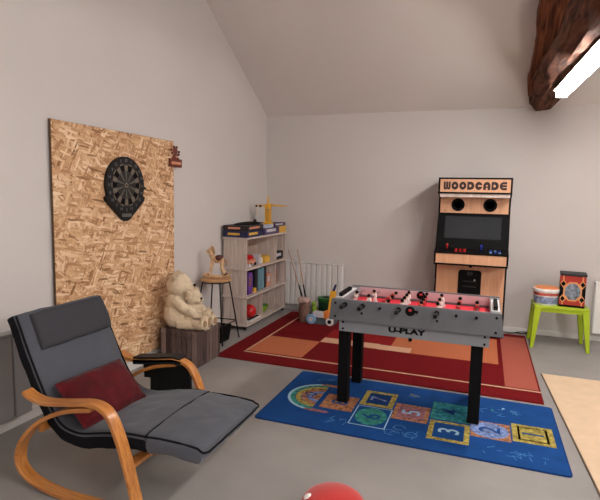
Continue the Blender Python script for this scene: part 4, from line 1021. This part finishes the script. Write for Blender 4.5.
b = MB(); b.lathe([(.085, 0), (.10, .22), (.105, .27), (.095, .27), (.085, .22)], (-1.76, 6.09, .0115), 'dgreen'); b.lathe([(.098, .225), (.108, .235), (.112, .275), (.100, .278)], (-1.76, 6.09, .0115), 'green'); b.build('tub_body', t, smooth=40)
MB().ell((-1.76, 6.09, .265), (.09, .09, .03), 'blackm').build('contents', t, smooth=0)
t = thing('toy_case', 'black toy case between the green tub and the orange-yellow holder', 'toy', (-1.64, 6.08, .012))
MB().box((-1.645, 6.03, .0115), (-1.56, 6.15, .27), 'blackm').build('case', t, bevel=.015)
t = thing('pen_holder', 'orange-yellow upright holder leaning beside the grey football table', 'holder', (-1.52, 5.9, .09))
R = rot(None, (-1.56, 6.0, .0115), math.radians(7), 'Y')
MB().box((-1.70, 5.91, .0205), (-1.63, 5.965, .40), 'yellow', R).build('holder', t, bevel=.012)
tp_ = MB(); tp_.cyl((-1.618, 5.937, .405), (-1.59, 5.937, .49), .014, 'navy'); tag(tp_.build('marker_pen', smooth=40, bevel=.002), 'dark blue marker standing in the orange-yellow holder', 'marker')
t = thing('toy_animal', 'lime green toy figure at the front of the green tub', 'toy', (-1.86, 5.99, .2))
b = MB(); b.ell((-1.87, 5.95, .15), (.035, .03, .06), 'gbowl'); b.ell((-1.87, 5.94, .225), .03, 'gbowl'); b.ell((-1.88, 5.95, .06), (.03, .03, .05), 'gbowl'); b.build('figure', t, smooth=0)

for o in set(bpy.data.objects)-TB:
    if o.parent is None and o.name.split('.')[0] not in ('tall_basket', 'cloth_bundle', 'wooden_stick'): o.location += V((-.10, -.03, 0))

# ------------------------------------------------------------------ red thing at bottom edge
t = thing('pouf', 'red rounded pouf with a white spot, cut by the bottom edge of the picture', 'pouf', (-.66, 2.23, 0))
b = MB(); b.lathe([(.10, 0), (.14, .01), (.165, .04), (.165, .08), (.145, .12), (.10, .142), (.05, .153), (.01, .156)], (-.615, 2.215, 0), 'santa', n=40); b.build('cover', t, smooth=50, sub=1)
b = MB(); b.ell((-.725, 2.175, .112), (.028, .026, .026), 'soft'); b.build('white_spot', t, smooth=0)

# ------------------------------------------------------------------ camera, light
cam = bpy.data.cameras.new('camera'); co = bpy.data.objects.new('camera', cam); C.objects.link(co)
cam.sensor_width = 36; cam.sensor_fit = 'HORIZONTAL'; cam.lens = 36*500/600
p_, r_, y_ = [math.radians(a) for a in (6.2, 1.2, 20.2)]
fwd = V((-math.sin(y_), math.cos(y_), 0)); right = V((math.cos(y_), math.sin(y_), 0)); up = V((0, 0, 1))
f2 = fwd*math.cos(p_)-up*math.sin(p_); u2 = fwd*math.sin(p_)+up*math.cos(p_)
r2 = right*math.cos(r_)+u2*math.sin(r_); u3 = -right*math.sin(r_)+u2*math.cos(r_)
mw = Matrix((r2, u3, -f2)).transposed().to_4x4(); mw.translation = V((0, 0, 1.58)); co.matrix_world = mw
cam.clip_start = .02
bpy.context.scene.camera = co
w = bpy.data.worlds.new('world'); bpy.context.scene.world = w; w.use_nodes = True
w.node_tree.nodes['Background'].inputs[0].default_value = (.75, .8, .9, 1); w.node_tree.nodes['Background'].inputs[1].default_value = .1
vs_ = bpy.context.scene.view_settings
vs_.view_transform = 'Standard'; vs_.look = 'None'; vs_.gamma = 1; vs_.use_curve_mapping = False; vs_.exposure = 1.38
